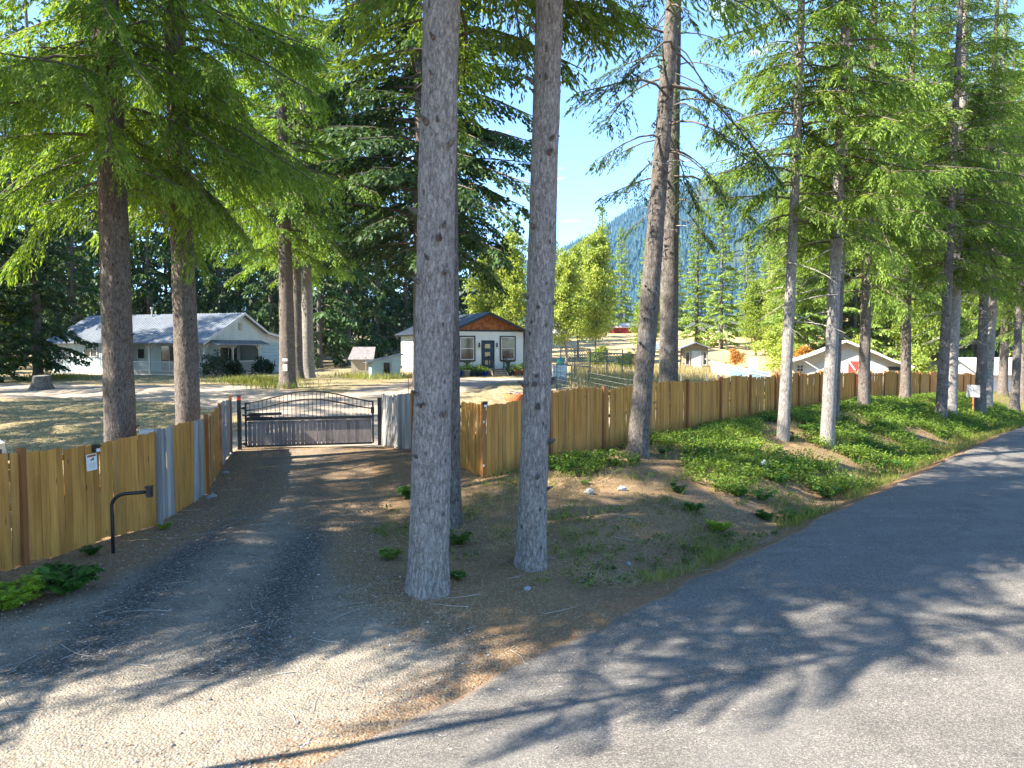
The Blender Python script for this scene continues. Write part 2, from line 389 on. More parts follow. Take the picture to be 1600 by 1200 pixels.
def Hs(x, y):
    s, q = sq(x, y)
    z = 1.15 * sstep(24, 44, y) * sstep(9, 24, q)
    z = z + 0.40 * sstep(1.3, 6.2, q) * sstep(1.5, 9, s) * (1 - sstep(9.5, 16, q))
    z = z + 0.34 * sstep(9, 19, s) * np.exp(-((q - 4.6) / 1.7) ** 2)
    z = z - 0.46 * np.exp(-((q - 1.3) / 0.95) ** 2) * sstep(0.3, 4.0, s) + 0.16 * np.exp(-((q - 5.6) / 1.3) ** 2) * sstep(2.0, 6.0, s)
    for mx, my, mr, mh in ((-1.2, 10.3, .85, .13), (.28, 11.5, .7, .12), (3.9, 22.6, .8, .12), (-1.25, 14.2, .7, .08)):
        z = z + mh * np.exp(-((np.asarray(x, float) - mx) ** 2 + (np.asarray(y, float) - my) ** 2) / mr ** 2)
    z = z + drop(s, q)
    z = z + 34 * sstep(82, 210, y) * sstep(.33, .50, np.asarray(x, float) / np.maximum(np.asarray(y, float), 1.0))
    z = z + 5.2 * sstep(76, 165, y) + 0.02 * np.clip(y - 165, 0, 600)
    return z
def H(x, y):
    s, q = sq(x, y)
    z = Hs(x, y)
    near = sstep(0.2, 1.5, q) * (1 - driveness(x, y) * (np.asarray(y) < 25.5))
    z = z + near * (0.10 * (fbm(np.asarray(x) * 0.7, np.asarray(y) * 0.7, 3) - 0.5) + 0.05 * (fbm(np.asarray(x) * 3, np.asarray(y) * 3, 5) - 0.5))
    onroad = (1 - sstep(-0.12, 0.0, q)) * sstep(-7.2, -7.05, q)
    return z - 0.035 * onroad
def hz(x, y): return float(H(x, y))
def ray(px, py):
    x, y = (px - 800) / FPX, (600 - py) / FPX
    return Vector((x, math.cos(PITCH) + y * math.sin(PITCH), -math.sin(PITCH) + y * math.cos(PITCH)))
def G(px, py):
    """where the ground lies along a line of sight of the survey"""
    d = ray(px, py); t = 3.0
    while t < 400:
        p = Vector((0, 0, CAM_H)) + d * t
        if p.z <= hz(p.x, p.y): break
        t += 0.05
    return Vector((p.x, p.y, hz(p.x, p.y)))
def X_at(px, Y, z=1.0):
    dep = Y * math.cos(PITCH) - (z - CAM_H) * math.sin(PITCH)
    return (px - 800) / FPX * dep
def on(px, Y, dz=0.0):
    x = X_at(px, Y); return Vector((x, Y, hz(x, Y) + dz))

def axis(parts):
    out = [parts[0][0]]
    for a, b, d in parts:
        n = max(1, int(round((b - a) / d))); out += list(np.linspace(a, b, n + 1)[1:])
    return np.array(out)
gx = axis([(-3000, -400, 200), (-400, -60, 17), (-60, -14, 1.2), (-14, 16, 0.17), (16, 44, 0.6), (44, 120, 4), (120, 400, 20), (400, 3600, 200)])
gy = axis([(-300, -40, 20), (-40, 3, 2), (3, 28, 0.17), (28, 70, 0.7), (70, 180, 4), (180, 700, 20), (700, 3600, 200)])
GX, GY = np.meshgrid(gx, gy)
GZ = H(GX, GY)
def grid_faces(nx, ny):
    i = np.arange(ny - 1)[:, None] * nx + np.arange(nx - 1)[None, :]
    return np.stack([i, i + 1, i + nx + 1, i + nx], -1).reshape(-1, 4)
ground_me = np_mesh('ground', np.stack([GX, GY, GZ], -1).reshape(-1, 3), grid_faces(len(gx), len(gy)), True)
def seg_dist(x, y, pts):
    best = np.full(np.shape(x), 1e9)
    for (ax, ay), (bx, by) in zip(pts[:-1], pts[1:]):
        dx, dy = bx - ax, by - ay; t = np.clip(((x - ax) * dx + (y - ay) * dy) / (dx * dx + dy * dy), 0, 1)
        best = np.minimum(best, np.hypot(x - ax - t * dx, y - ay - t * dy))
    return best
gs, gq = sq(GX, GY)
wob = 1.6 * (fbm(GX * 0.35, GY * 0.35, 11) - 0.5)
lane = np.minimum(seg_dist(GX, GY, [(-6.9, 25), (-7.6, 33), (-16, 39.5), (-45, 42)]) - 3.0, seg_dist(GX, GY, [(-7.4, 30), (-6, 40), (-3, 49), (6, 51)]) - 2.8)
lane = np.minimum(lane, seg_dist(GX, GY, [(-5, 29), (2, 30.5), (7, 34)]) - 1.5)
m_gravel = 1 - sstep(-0.4, 0.9, lane + wob)
inyard = sstep(8.3, 10, gq) * (sstep(24.0, 25.5, GY) + (GX < -8.4) * sstep(12, 13, GY)).clip(0, 1)
m_gravel = m_gravel * inyard
m_grass = inyard * (1 - m_gravel)
m_hill = sstep(66, 82, GY) * sstep(-8, 4, GX - 0.02 * GY)                                     # dry golden pasture
m_lit = 0.55 * np.exp(-((gq - 0.12 + 0.2 * wob) / 0.26) ** 2) * (gs > 0.5)
att = ground_me.attributes.new('zones', 'FLOAT_COLOR', 'POINT')
att.data.foreach_set('color', np.stack([m_gravel, m_grass, m_lit, m_hill], -1).astype(np.float32).ravel())

def gravel_color(nt, v, warm=0.0):
    vo = node(nt, 'ShaderNodeTexVoronoi', Vector=v, Scale=34.0)
    st = node(nt, 'ShaderNodeSeparateColor', Color=vo.outputs['Color']).outputs[0]
    a = ramp(nt, st, [(0.0, (0.07, 0.066, 0.064)), (0.45, (0.155, 0.145, 0.135)), (0.8, (0.25, 0.235, 0.21)), (1.0, (0.42, 0.40, 0.36))])
    gap = ramp(nt, vo.outputs['Distance'], [(0.25, 1.0), (0.62, 0.35)])
    return mixc(nt, 1.0, a, gap, 'MULTIPLY'), vo.outputs['Distance']
def ground_mat():
    m, nt, out = start('forest_floor')
    v = pos_vec(nt)
    a = node(nt, 'ShaderNodeAttribute', {'attribute_name': 'zones'})
    sp = node(nt, 'ShaderNodeSeparateColor', Color=a.outputs['Color'])
    fine = noise_(nt, v, 28, 6, 0.75); mid = noise_(nt, v, 3.5, 5, 0.65); big = noise_(nt, v, 0.55, 4, 0.6)
    chips = node(nt, 'ShaderNodeTexVoronoi', Vector=mapping(nt, v, (60, 22, 40)), Scale=1.0)
    chipc = node(nt, 'ShaderNodeSeparateColor', Color=chips.outputs['Color']).outputs[0]
    soil = ramp(nt, fine, [(0.28, (0.090, 0.053, 0.028)), (0.5, (0.23, 0.145, 0.078)), (0.72, (0.40, 0.28, 0.16))])
    soil = mixc(nt, ramp(nt, chipc, [(0.80, 0), (0.9, 0.75)]), soil, (0.34, 0.26, 0.17))
    soil = mixc(nt, ramp(nt, mid, [(0.45, 0), (0.7, 0.45)]), soil, (0.20, 0.125, 0.07))
    soil = mixc(nt, ramp(nt, big, [(0.5, 0), (0.7, 0.35)]), soil, (0.085, 0.075, 0.05))
    grav, gd = gravel_color(nt, v)
    lane_c = mixc(nt, ramp(nt, fine, [(0.3, 0.55), (0.6, 1.0)]), (0.10, 0.08, 0.06), mixc(nt, mid, (0.33, 0.26, 0.20), (0.44, 0.36, 0.28)), 'MIX')
    gr = ramp(nt, mid, [(0.3, (0.15, 0.12, 0.070)), (0.5, (0.28, 0.225, 0.130)), (0.68, (0.42, 0.34, 0.21))])
    gr = mixc(nt, ramp(nt, big, [(0.58, 0), (0.70, 0.4)]), gr, mixc(nt, fine, (0.09, 0.13, 0.025), (0.20, 0.24, 0.06)))
    gr = mixc(nt, 1.0, gr, ramp(nt, fine, [(0.3, 0.6), (0.7, 1.2)]), 'MULTIPLY')
    hill = mixc(nt, noise_(nt, v, 0.12, 5), (0.32, 0.235, 0.11), (0.46, 0.345, 0.19))
    def edge(msk, w=0.25): return ramp(nt, math_(nt, 'ADD', msk, math_(nt, 'MULTIPLY', math_(nt, 'SUBTRACT', fine, 0.5), 1.1)), [(0.5 - w, 0), (0.5 + w, 1)])
    c = mixc(nt, edge(sp.outputs[1]), soil, gr)
    c = mixc(nt, edge(sp.outputs[0]), c, lane_c)
    lit = mixc(nt, fine, (0.17, 0.085, 0.045), (0.36, 0.20, 0.11))
    c = mixc(nt, math_(nt, 'MULTIPLY', edge(math_(nt, 'MULTIPLY', sp.outputs[2], 0.95), 0.3), 0.85), c, lit)
    c = mixc(nt, a.outputs['Alpha'], c, hill)
    hgt = math_(nt, 'ADD', fine, math_(nt, 'MULTIPLY', chips.outputs['Distance'], 0.35))
    finish(nt, out, c, 0.95, hgt, 0.8, 0.03, spec=0.1)
    return m
tag(put('ground', ground_me, ground_mat()), kind='structure')

# driveway: gravel sheet from the road to the gate
def drive_edges(y):
    left = np.interp(y, [2.0, 5.0, 6.5, 8.0, 9.5, 11.5, 14, 17, 20, 24.9], [-16, -11.5, -9.5, -8.2, -7.2, -6.7, -6.6, -7.2, -8.1, -9.3])
    right = np.interp(y, [2.0, 5.0, 6.5, 8.0, 9.5, 11.5, 14, 17, 20, 24.9], [-4.6, -1.8, -0.3, 0.6, -1.0, -2.0, -2.5, -3.2, -3.9, -4.4])
    return left, right
dy = np.linspace(2.0, 24.9, 150); dn = 60
dl, dr_ = drive_edges(dy)
uu = np.linspace(0, 1, dn)
DX = dl[:, None] + (dr_ - dl)[:, None] * uu[None, :]; DY = np.repeat(dy[:, None], dn, 1)
ds, dq = sq(DX, DY)
DZ = H(DX, DY) + 0.006 + 0.012 * (1 - np.abs(uu * 2 - 1)[None, :] ** 4)
drive_me = np_mesh('driveway', np.stack([DX, DY, DZ], -1).reshape(-1, 3), grid_faces(dn, 150), True)
edge = np.minimum(np.minimum(uu, 1 - uu)[None, :] * (dr_ - dl)[:, None] / 2.0, (24.9 - DY) / 0.6).clip(0, 1)
cen = (dl + dr_)[:, None] / 2
tr = np.exp(-((np.abs(DX - cen) - 0.95) / 0.55) ** 2) * (DY > 7.5)
a2 = drive_me.attributes.new('zones', 'FLOAT_COLOR', 'POINT')
a2.data.foreach_set('color', np.stack([edge, tr, sstep(9.5, 17, DY), 0.5 * np.exp(-((dq - 0.12) / 0.22) ** 2) * (ds > -5.5)], -1).astype(np.float32).ravel())
def drive_mat():
    m, nt, out = start('driveway_gravel')
    v = pos_vec(nt)
    a = node(nt, 'ShaderNodeAttribute', {'attribute_name': 'zones'})
    sp = node(nt, 'ShaderNodeSeparateColor', Color=a.outputs['Color'])
    grav, gd = gravel_color(nt, v)
    fine = noise_(nt, v, 28, 6, 0.75); mid = noise_(nt, v, 2.2, 5, 0.7); big = noise_(nt, v, 0.6, 4)
    duff = ramp(nt, fine, [(0.28, (0.082, 0.050, 0.028)), (0.5, (0.205, 0.135, 0.078)), (0.72, (0.36, 0.255, 0.155))])
    chips = node(nt, 'ShaderNodeTexVoronoi', Vector=mapping(nt, v, (60, 22, 40)), Scale=1.0)
    duff = mixc(nt, ramp(nt, node(nt, 'ShaderNodeSeparateColor', Color=chips.outputs['Color']).outputs[0], [(0.8, 0), (0.9, 0.75)]), duff, (0.34, 0.26, 0.17))
    pale = mixc(nt, fine, (0.20, 0.165, 0.122), (0.39, 0.335, 0.262))
    g2 = mixc(nt, ramp(nt, mid, [(0.40, 0.25), (0.62, 0.85)]), mixc(nt, 0.35, grav, pale), pale)
    g2 = mixc(nt, math_(nt, 'MULTIPLY', sp.outputs[1], 0.85), g2, mixc(nt, 1.0, grav, (0.72, 0.74, 0.80), 'MULTIPLY'))
    n_e = math_(nt, 'ADD', sp.outputs[0], math_(nt, 'MULTIPLY', math_(nt, 'SUBTRACT', fine, 0.5), 1.3))
    n_e = math_(nt, 'ADD', n_e, math_(nt, 'MULTIPLY', math_(nt, 'SUBTRACT', mid, 0.5), 0.9))
    n_e = math_(nt, 'SUBTRACT', n_e, math_(nt, 'MULTIPLY', math_(nt, 'SUBTRACT', sp.outputs[2], math_(nt, 'MULTIPLY', sp.outputs[1], 0.6)), 0.55))
    c = mixc(nt, ramp(nt, n_e, [(0.3, 0), (0.75, 1)]), duff, g2)
    lit = mixc(nt, fine, (0.30, 0.14, 0.05), (0.50, 0.30, 0.13))
    lm = ramp(nt, math_(nt, 'ADD', a.outputs['Alpha'], math_(nt, 'MULTIPLY', math_(nt, 'SUBTRACT', mid, 0.5), 1.5)), [(0.45, 0), (0.9, 0.8)])
    c = mixc(nt, lm, c, lit)
    finish(nt, out, c, 0.95, math_(nt, 'ADD', fine, math_(nt, 'MULTIPLY', gd, 0.9)), 0.9, 0.02, spec=0.15)
    return m
tag(put('driveway', drive_me, drive_mat()), kind='structure')

# road: asphalt sheet
rs = axis([(-60, -10, 1.0), (-10, 40, 0.2), (40, 170, 2)])
rq = axis([(-7.0, -0.5, 0.25), (-0.5, 0.0, 0.05)])
RS, RQ = np.meshgrid(rs, rq)
jit = 0.22 * (fbm(RS * 0.8, RS * 0 + 2, 21) - 0.5) + 0.10 * (fbm(RS * 4, RS * 0 + 2, 22) - 0.5)
RQ2 = RQ + jit * sstep(-1.2, 0, RQ) + 0.03
RX = E0[0] + RS * RT[0] + RQ2 * RN[0]; RY = E0[1] + RS * RT[1] + RQ2 * RN[1]
RZ = drop(RS, RQ) + 0.03 * (1 - ((RQ + 3.5) / 3.5) ** 2) + 0.002 - 0.02 * sstep(-0.15, 0, RQ) + 0.012
road_me = np_mesh('road', np.stack([RX, RY, RZ], -1).reshape(-1, 3), grid_faces(len(rs), len(rq))[:, ::-1], True)
a3 = road_me.attributes.new('zones', 'FLOAT_COLOR', 'POINT')
a3.data.foreach_set('color', np.stack([sstep(-0.30, 0.08, RQ) * (RS > -6), np.exp(-((np.abs(RQ + 1.9) - 0.75) / 0.3) ** 2), RS * 0, RS * 0 + 1], -1).astype(np.float32).ravel())
def road_mat():
    m, nt, out = start('worn_asphalt')
    v = pos_vec(nt)
    a = node(nt, 'ShaderNodeAttribute', {'attribute_name': 'zones'})
    sp = node(nt, 'ShaderNodeSeparateColor', Color=a.outputs['Color'])
    vo = node(nt, 'ShaderNodeTexVoronoi', Vector=v, Scale=95.0)
    st = node(nt, 'ShaderNodeSeparateColor', Color=vo.outputs['Color']).outputs[0]
    agg = ramp(nt, st, [(0, (0.080, 0.072, 0.065)), (0.6, (0.138, 0.124, 0.110)), (1, (0.25, 0.226, 0.195))])
    fine = noise_(nt, v, 26, 6, 0.75); mid = noise_(nt, v, 1.3, 5, 0.65)
    rot = node(nt, 'ShaderNodeMapping', Vector=v, Rotation=(0, 0, -math.atan2(RT[1], RT[0])), Scale=(0.25, 2.4, 1)).outputs[0]
    streak = noise_(nt, rot, 1.0, 5, 0.6)
    c = mixc(nt, 1.0, agg, ramp(nt, mid, [(0.3, 0.82), (0.7, 1.12)]), 'MULTIPLY')
    c = mixc(nt, 1.0, c, ramp(nt, streak, [(0.3, 0.86), (0.7, 1.1)]), 'MULTIPLY')
    c = mixc(nt, math_(nt, 'MULTIPLY', sp.outputs[1], 0.35), c, (0.15, 0.142, 0.132))
    cr = node(nt, 'ShaderNodeTexVoronoi', {'feature': 'DISTANCE_TO_EDGE'}, Vector=node(nt, 'ShaderNodeVectorMath', {'operation': 'ADD'}, i0=v,
              i1=node(nt, 'ShaderNodeVectorMath', {'operation': 'SCALE'}, i0=node(nt, 'ShaderNodeTexNoise', Vector=v, Scale=1.6, Detail=5.0).outputs['Color'], Scale=0.9).outputs[0]).outputs[0], Scale=0.22)
    c = mixc(nt, ramp(nt, cr.outputs['Distance'], [(0.0, 0.28), (0.005, 0)]), c, (0.03, 0.03, 0.03))
    lit = mixc(nt, fine, (0.20, 0.11, 0.06), (0.38, 0.24, 0.13))
    e = math_(nt, 'ADD', sp.outputs[0], math_(nt, 'MULTIPLY', math_(nt, 'SUBTRACT', fine, 0.5), 1.1))
    e = math_(nt, 'ADD', e, math_(nt, 'MULTIPLY', math_(nt, 'SUBTRACT', mid, 0.5), 0.8))
    c = mixc(nt, ramp(nt, e, [(0.55, 0), (1.0, 0.7)]), c, lit)
    finish(nt, out, c, 0.88, math_(nt, 'ADD', vo.outputs['Distance'], fine), 0.5, 0.008, spec=0.25)
    return m
tag(put('road', road_me, road_mat()), kind='structure')

# mountain with its wood
mu = np.linspace(-0.9, 1.3, 150); md = np.linspace(1050, 3000, 70)
MU, MD = np.meshgrid(mu, md)
def mtn_h(u, d):
    el = np.interp(u, [-0.9, -0.5, -0.1, 0.03, 0.065, 0.11, 0.16, 0.21, 0.26, 0.33, 0.42, 0.6, 0.9, 1.3],
                   [0.05, 0.04, 0.052, 0.088, 0.103, 0.124, 0.158, 0.182, 0.199, 0.212, 0.215, 0.20, 0.17, 0.10])
    f = np.where(d < 2300, sstep(950, 2300, d), 1 - 0.4 * sstep(2300, 3000, d))
    x = u * d
    return 22 + el * 2300 * f + (fbm(x / 160, d / 160, 31) - 0.5) * 70 * sstep(1000, 1500, d) * (1 - 0.6 * sstep(1900, 2300, d))
MZ = mtn_h(MU, MD) - 30 * (MD < 1060)
mt_me = np_mesh('mountain', np.stack([MU * MD, MD, MZ], -1).reshape(-1, 3), grid_faces(150, 70), True)
def mtn_mat():
    m, nt, out = start('mountain_slope')
    v = pos_vec(nt)
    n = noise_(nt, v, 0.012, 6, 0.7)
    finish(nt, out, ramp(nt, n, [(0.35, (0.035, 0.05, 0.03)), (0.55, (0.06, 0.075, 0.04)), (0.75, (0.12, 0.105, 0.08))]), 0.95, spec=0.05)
    return m
tag(put('mountain', mt_me, mtn_mat()), kind='structure')
rg = np.random.default_rng(5)
def cone_wood(P, Ht, n=6):
    """many two-tier conifers in one mesh; P (k,3) bases, Ht heights"""
    k = len(P); ang = np.arange(n) / n * 2 * np.pi
    Vs, Fs = [], []
    for z0, z1, r in ((0.06, 0.66, 0.20), (0.40, 1.0, 0.135)):
        ph = rg.uniform(0, 6.28, (k, 1)); rr = r * rg.uniform(0.7, 1.25, (k, n))
        ring = np.stack([P[:, :1] + Ht[:, None] * rr * np.cos(ang + ph), P[:, 1:2] + Ht[:, None] * rr * np.sin(ang + ph), P[:, 2:3] + Ht[:, None] * (z0 + 0.05 * rg.random((k, n)))], -1)
        tip = (P + np.stack([0 * Ht, 0 * Ht, Ht * z1], -1))[:, None, :]
        V = np.concatenate([ring, tip], 1); b = sum(len(x) for x in Vs)
        i = np.arange(k)[:, None] * (n + 1) + b
        F = np.stack([i + np.arange(n), i + (np.arange(n) + 1) % n, np.repeat(i + n, n, 1)], -1)
        Vs.append(V.reshape(-1, 3)); Fs.append(F.reshape(-1, 3))
    return np.concatenate(Vs), np.concatenate(Fs)
nt_ = 15000
cu = np.where(rg.random(nt_) < 0.85, rg.uniform(0.02, 0.42, nt_), rg.uniform(-0.85, 1.2, nt_)); cd = rg.uniform(1150, 2420, nt_)
bare = (fbm(cu * cd / 120, cd / 190, 41) > 0.55) & (cu > 0.24)
keep = ~bare | (rg.random(nt_) < 0.12)
cu, cd = cu[keep], cd[keep]
P = np.stack([cu * cd, cd, mtn_h(cu, cd) - 1], -1)
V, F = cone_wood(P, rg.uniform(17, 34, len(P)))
tag(put('mountain_forest', np_mesh('mountain_forest', V, F), 'mtnfir'), 'dark conifer wood, tinted haze blue, covering the mountain', 'forest', kind='stuff')

# ------------------------------------------------------------------ foliage generators
def norm(a): return a / np.maximum(np.linalg.norm(a, axis=-1, keepdims=True), 1e-9)
def blades(P, D, N, L, W, fold=0.0):
    """one diamond-shaped blade for each row"""
    D = norm(D); S = norm(np.cross(D, N)); L = np.asarray(L)[:, None]; W = np.asarray(W)[:, None]
    Nn = np.cross(S, D)
    mid = P + D * L * 0.45 - Nn * L * fold
    V = np.stack([P, mid + S * W, P + D * L, mid - S * W], 1).reshape(-1, 3)
    return V, np.arange(len(V)).reshape(-1, 4)
def join(parts):
    Vs, Fs, b = [], [], 0
    for V, F in parts:
        Vs.append(V); Fs.append(F + b); b += len(V)
    return np.concatenate(Vs), np.concatenate(Fs)
def sticks(paths, n=4):
    """tapering twigs: list of (points (k,3), radius at start)"""
    parts = []
    for pts, r0 in paths:
        pts = np.asarray(pts, float); k = len(pts)
        t = norm(np.gradient(pts, axis=0)); ref = np.array((0.0, 0.0, 1.0)) if abs(t[0, 2]) < 0.9 else np.array((1.0, 0, 0))
        x = norm(np.cross(t, ref)); y = np.cross(t, x)
        rr = np.linspace(r0, r0 * 0.2, k)[:, None, None]; a = np.arange(n) / n * 2 * np.pi
        ring = pts[:, None, :] + rr * (x[:, None, :] * np.cos(a)[None, :, None] + y[:, None, :] * np.sin(a)[None, :, None])
        i = np.arange(k - 1)[:, None] * n + np.arange(n)[None, :]; j = np.arange(k - 1)[:, None] * n + (np.arange(n)[None, :] + 1) % n
        parts.append((ring.reshape(-1, 3), np.stack([i, j, j + n, i + n], -1).reshape(-1, 4)))
    return join(parts)
def conifer(seed, z0, z1, rmax, nb, droop=0.35, up=0.12, sp=0.14, bl=0.2, bw=0.045, hang=0.3, bsp=0.1, bare=0, bare_z=(3, 6), taper=0.75, bottom=0.55, width=0.42, clump=0.0):
    g = np.random.default_rng(seed)
    leaf, st, dead = [], [], []
    for i in range(nb):
        f = ((i + g.random()) / nb) ** 0.92
        z = z0 + f * (z1 - z0)
        L = rmax * ((1 - f) ** taper * 0.92 + 0.08) * g.uniform(0.55, 1.12) * (bottom + (1 - bottom) * min(1, f / 0.12))
        az = i * 2.39996 + g.normal(0, 0.45)
        fw = np.array((math.cos(az), math.sin(az), 0)); sd = np.array((-math.sin(az), math.cos(az), 0)); zz = np.array((0, 0, 1.0))
        dr = droop * (1 - 0.8 * f) * g.uniform(0.5, 1.5); u = up + 0.55 * f * f + g.normal(0, 0.06); ph = g.uniform(0, 6); sw = g.uniform(0.02, 0.1)
        def pos(s):
            s = np.asarray(s)[..., None]
            return zz * z + fw * L * s + sd * L * sw * np.sin(3 * s + ph) + zz * L * (u * s - dr * s * s * 1.25 + 0.35 * dr * s ** 4)
        st.append((pos(np.linspace(0, 1, 6)), 0.008 + 0.011 * L))
        n = max(4, int(L / sp)) * 2
        s = np.sort(g.uniform(0.16, 1.0, n)) if clump == 0 else np.sort(1 - g.uniform(0, 1, n) ** 1.2 * (1 - clump))
        sg = np.where(np.arange(n) % 2, 1.0, -1.0)
        l = (L * width * np.minimum(1, s / 0.4) * (1 - s) ** 0.6 + 0.10 + 0.05 * L) * g.uniform(0.6, 1.2, n)
        l = np.minimum(l, 1.15)
        b = pos(s)
        tz = L * (u - dr * s * 2.4) / L
        d = fw * g.uniform(0.55, 0.95, (n, 1)) + sd * (sg * g.uniform(0.45, 0.85, n))[:, None] + zz * (tz * 0.7 - hang * g.uniform(0.3, 1.3, n))[:, None]
        d = norm(d)
        k = np.maximum(2, np.ceil(l / bsp)).astype(int)
        for q in range(0, n, 3):
            tt = np.array((0, .5, 1.0))[:, None]
            st.append((b[q] + d[q] * l[q] * tt - zz * hang * 0.45 * l[q] * tt ** 2, 0.004 + 0.003 * l[q]))
        rep = np.repeat(np.arange(n), k); t = (np.concatenate([np.arange(x) for x in k]) + 0.6) / k[rep]
        p = b[rep] + d[rep] * (l[rep] * t)[:, None] - zz * (hang * 0.45 * l[rep] * t * t)[:, None]
        s2 = norm(np.cross(d[rep], zz)); al = np.where(np.arange(len(rep)) % 2, 1.0, -1.0) * (1 - 0.7 * t)
        dd = d[rep] * 0.8 + s2 * (al * 0.62)[:, None] + g.normal(0, 0.22, (len(rep), 3)) - zz * (hang * 0.75 * t + 0.05)[:, None]
        nn = zz + g.normal(0, 0.55, (len(rep), 3))
        leaf.append(blades(p, dd, nn, bl * g.uniform(0.65, 1.25, len(rep)) * (1.1 - 0.3 * t), bw * g.uniform(0.7, 1.3, len(rep))))
    for i in range(bare):
        z = g.uniform(*bare_z); az = g.uniform(0, 6.28); L = g.uniform(0.6, 2.2)
        e = np.linspace(0, 1, 6)[:, None]; fw = np.array((math.cos(az), math.sin(az), 0)); sd = np.array((-math.sin(az), math.cos(az), 0))
        pts = np.array((0, 0, z)) + fw * L * e + sd * L * 0.15 * np.sin(e * 3 + i) + np.array((0, 0, 1)) * L * (g.uniform(-0.25, 0.3) * e - 0.3 * e * e)
        dead.append((pts, 0.012 + 0.006 * L))
        for q in range(3):
            a = pts[2 + q]; v = fw * g.uniform(.2, .5) + sd * g.choice((-1, 1)) * g.uniform(.2, .5) - np.array((0, 0, g.uniform(0, .3)))
            dead.append((np.stack([a, a + v * .5, a + v * .8 - np.array((0, 0, .08))]), 0.006))
    return join(leaf), sticks(st), (sticks(dead) if dead else None)
def broadleaf(seed, h, rx, z0, nclump, per, ls, lobes=7, spread=0.55):
    """leaf clumps over several lobes, with limbs to them"""
    g = np.random.default_rng(seed); parts, st = [], []
    lob = []
    for i in range(lobes):
        a = i * 2.4 + g.normal(0, .3); f = (i + .5) / lobes
        lob.append((np.array((math.cos(a) * rx * .45 * (1 - f * .7), math.sin(a) * rx * .45 * (1 - f * .7), z0 + (h - z0) * (.18 + .7 * f))), rx * (0.62 - 0.3 * f), (h - z0) * .2))
        st.append((np.stack([np.array((0, 0, z0 * .6 + (h - z0) * .4 * f)), lob[-1][0] * np.array((.5, .5, .85)), lob[-1][0]]), 0.02 * h / 3))
    for i in range(nclump):
        c, r, rz = lob[i % lobes]
        v = norm(g.normal(0, 1, 3)); cc = c + v * np.array((r, r, rz)) * g.uniform(0.55, 1.05)
        if i % 3 == 0: st.append((np.stack([c, (c + cc) / 2 + g.normal(0, .05, 3), cc]), 0.006 * h / 3))
        p = cc + g.normal(0, spread * r * .45, (per, 3)) * np.array((1, 1, .7))
        d = g.normal(0, 1, (per, 3)) + v * .6 - np.array((0, 0, .35)); n = g.normal(0, .6, (per, 3)) + np.array((0, 0, 1))
        parts.append(blades(p, d, n, ls * g.uniform(.7, 1.3, per), ls * .33 * g.uniform(.8, 1.2, per), 0.08))
    return join(parts), sticks(st)

LIB = {}
def lib_conifer(key, mat, **kw):
    (V, F), (SV, SF), dead = conifer(**kw)
    me = np_mesh('crown_' + key, V, F); me.materials.append(M[mat])
    nlive = len(SF)
    if dead: SV, SF = join([(SV, SF), dead])
    sm = np_mesh('branches_' + key, SV, SF); sm.materials.append(M['stick']); sm.materials.append(M['deadstick'])
    mi = np.zeros(len(SF), np.int32); mi[nlive:] = 1; sm.polygons.foreach_set('material_index', mi)
    LIB[key] = (me, sm, None)
# crowns are modelled at real size; z is metres above the tree's foot
lib_conifer('high', 'fir', seed=11, z0=8.8, z1=27, rmax=4.6, nb=125, droop=0.5, up=0.12, hang=0.35, sp=.12, bsp=.062, bl=.17, bw=.021)
lib_conifer('yard', 'fir_bright', seed=12, z0=7.4, z1=25, rmax=5.0, nb=140, droop=0.62, up=0.1, sp=0.10, bl=0.18, bw=0.020, bsp=.056, hang=0.65, bare=16, bare_z=(6.5, 11))
lib_conifer('yard_back', 'fir_bright', seed=13, z0=7.4, z1=29, rmax=6.4, nb=150, droop=0.5, up=0.1, hang=0.45, bl=0.22, bw=0.034, bsp=.1, bare=14, bare_z=(6.5, 13))
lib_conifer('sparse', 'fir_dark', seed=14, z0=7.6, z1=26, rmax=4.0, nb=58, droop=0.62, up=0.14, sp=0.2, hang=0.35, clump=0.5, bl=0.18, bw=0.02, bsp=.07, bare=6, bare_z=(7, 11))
lib_conifer('slim', 'fir', seed=15, z0=6.3, z1=24, rmax=3.8, nb=118, droop=0.4, up=0.08, hang=0.55, bl=.19, bw=.022, bsp=.066, sp=.12, bare=18, bare_z=(3.5, 10))
lib_conifer('full', 'fir', seed=16, z0=4.8, z1=25, rmax=4.7, nb=135, droop=0.42, up=0.08, hang=0.55, bl=0.21, bw=0.025, bsp=.075, sp=.13, bare=10, bare_z=(3.5, 9))
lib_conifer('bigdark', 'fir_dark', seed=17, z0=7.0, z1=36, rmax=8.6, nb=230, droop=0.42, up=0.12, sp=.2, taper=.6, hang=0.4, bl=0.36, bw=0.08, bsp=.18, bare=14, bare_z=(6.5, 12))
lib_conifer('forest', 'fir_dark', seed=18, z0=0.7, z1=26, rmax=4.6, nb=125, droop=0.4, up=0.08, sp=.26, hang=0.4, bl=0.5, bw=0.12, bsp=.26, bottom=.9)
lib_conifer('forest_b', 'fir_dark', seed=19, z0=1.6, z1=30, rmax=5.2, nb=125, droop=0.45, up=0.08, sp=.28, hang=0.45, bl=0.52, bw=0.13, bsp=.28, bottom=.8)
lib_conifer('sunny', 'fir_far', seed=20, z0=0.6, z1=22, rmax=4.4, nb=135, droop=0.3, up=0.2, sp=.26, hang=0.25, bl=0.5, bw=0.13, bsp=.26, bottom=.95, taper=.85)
lib_conifer('thin', 'fir', seed=21, z0=15.0, z1=24, rmax=2.3, nb=34, droop=0.4, up=0.12, sp=.2, hang=0.3, clump=.3)
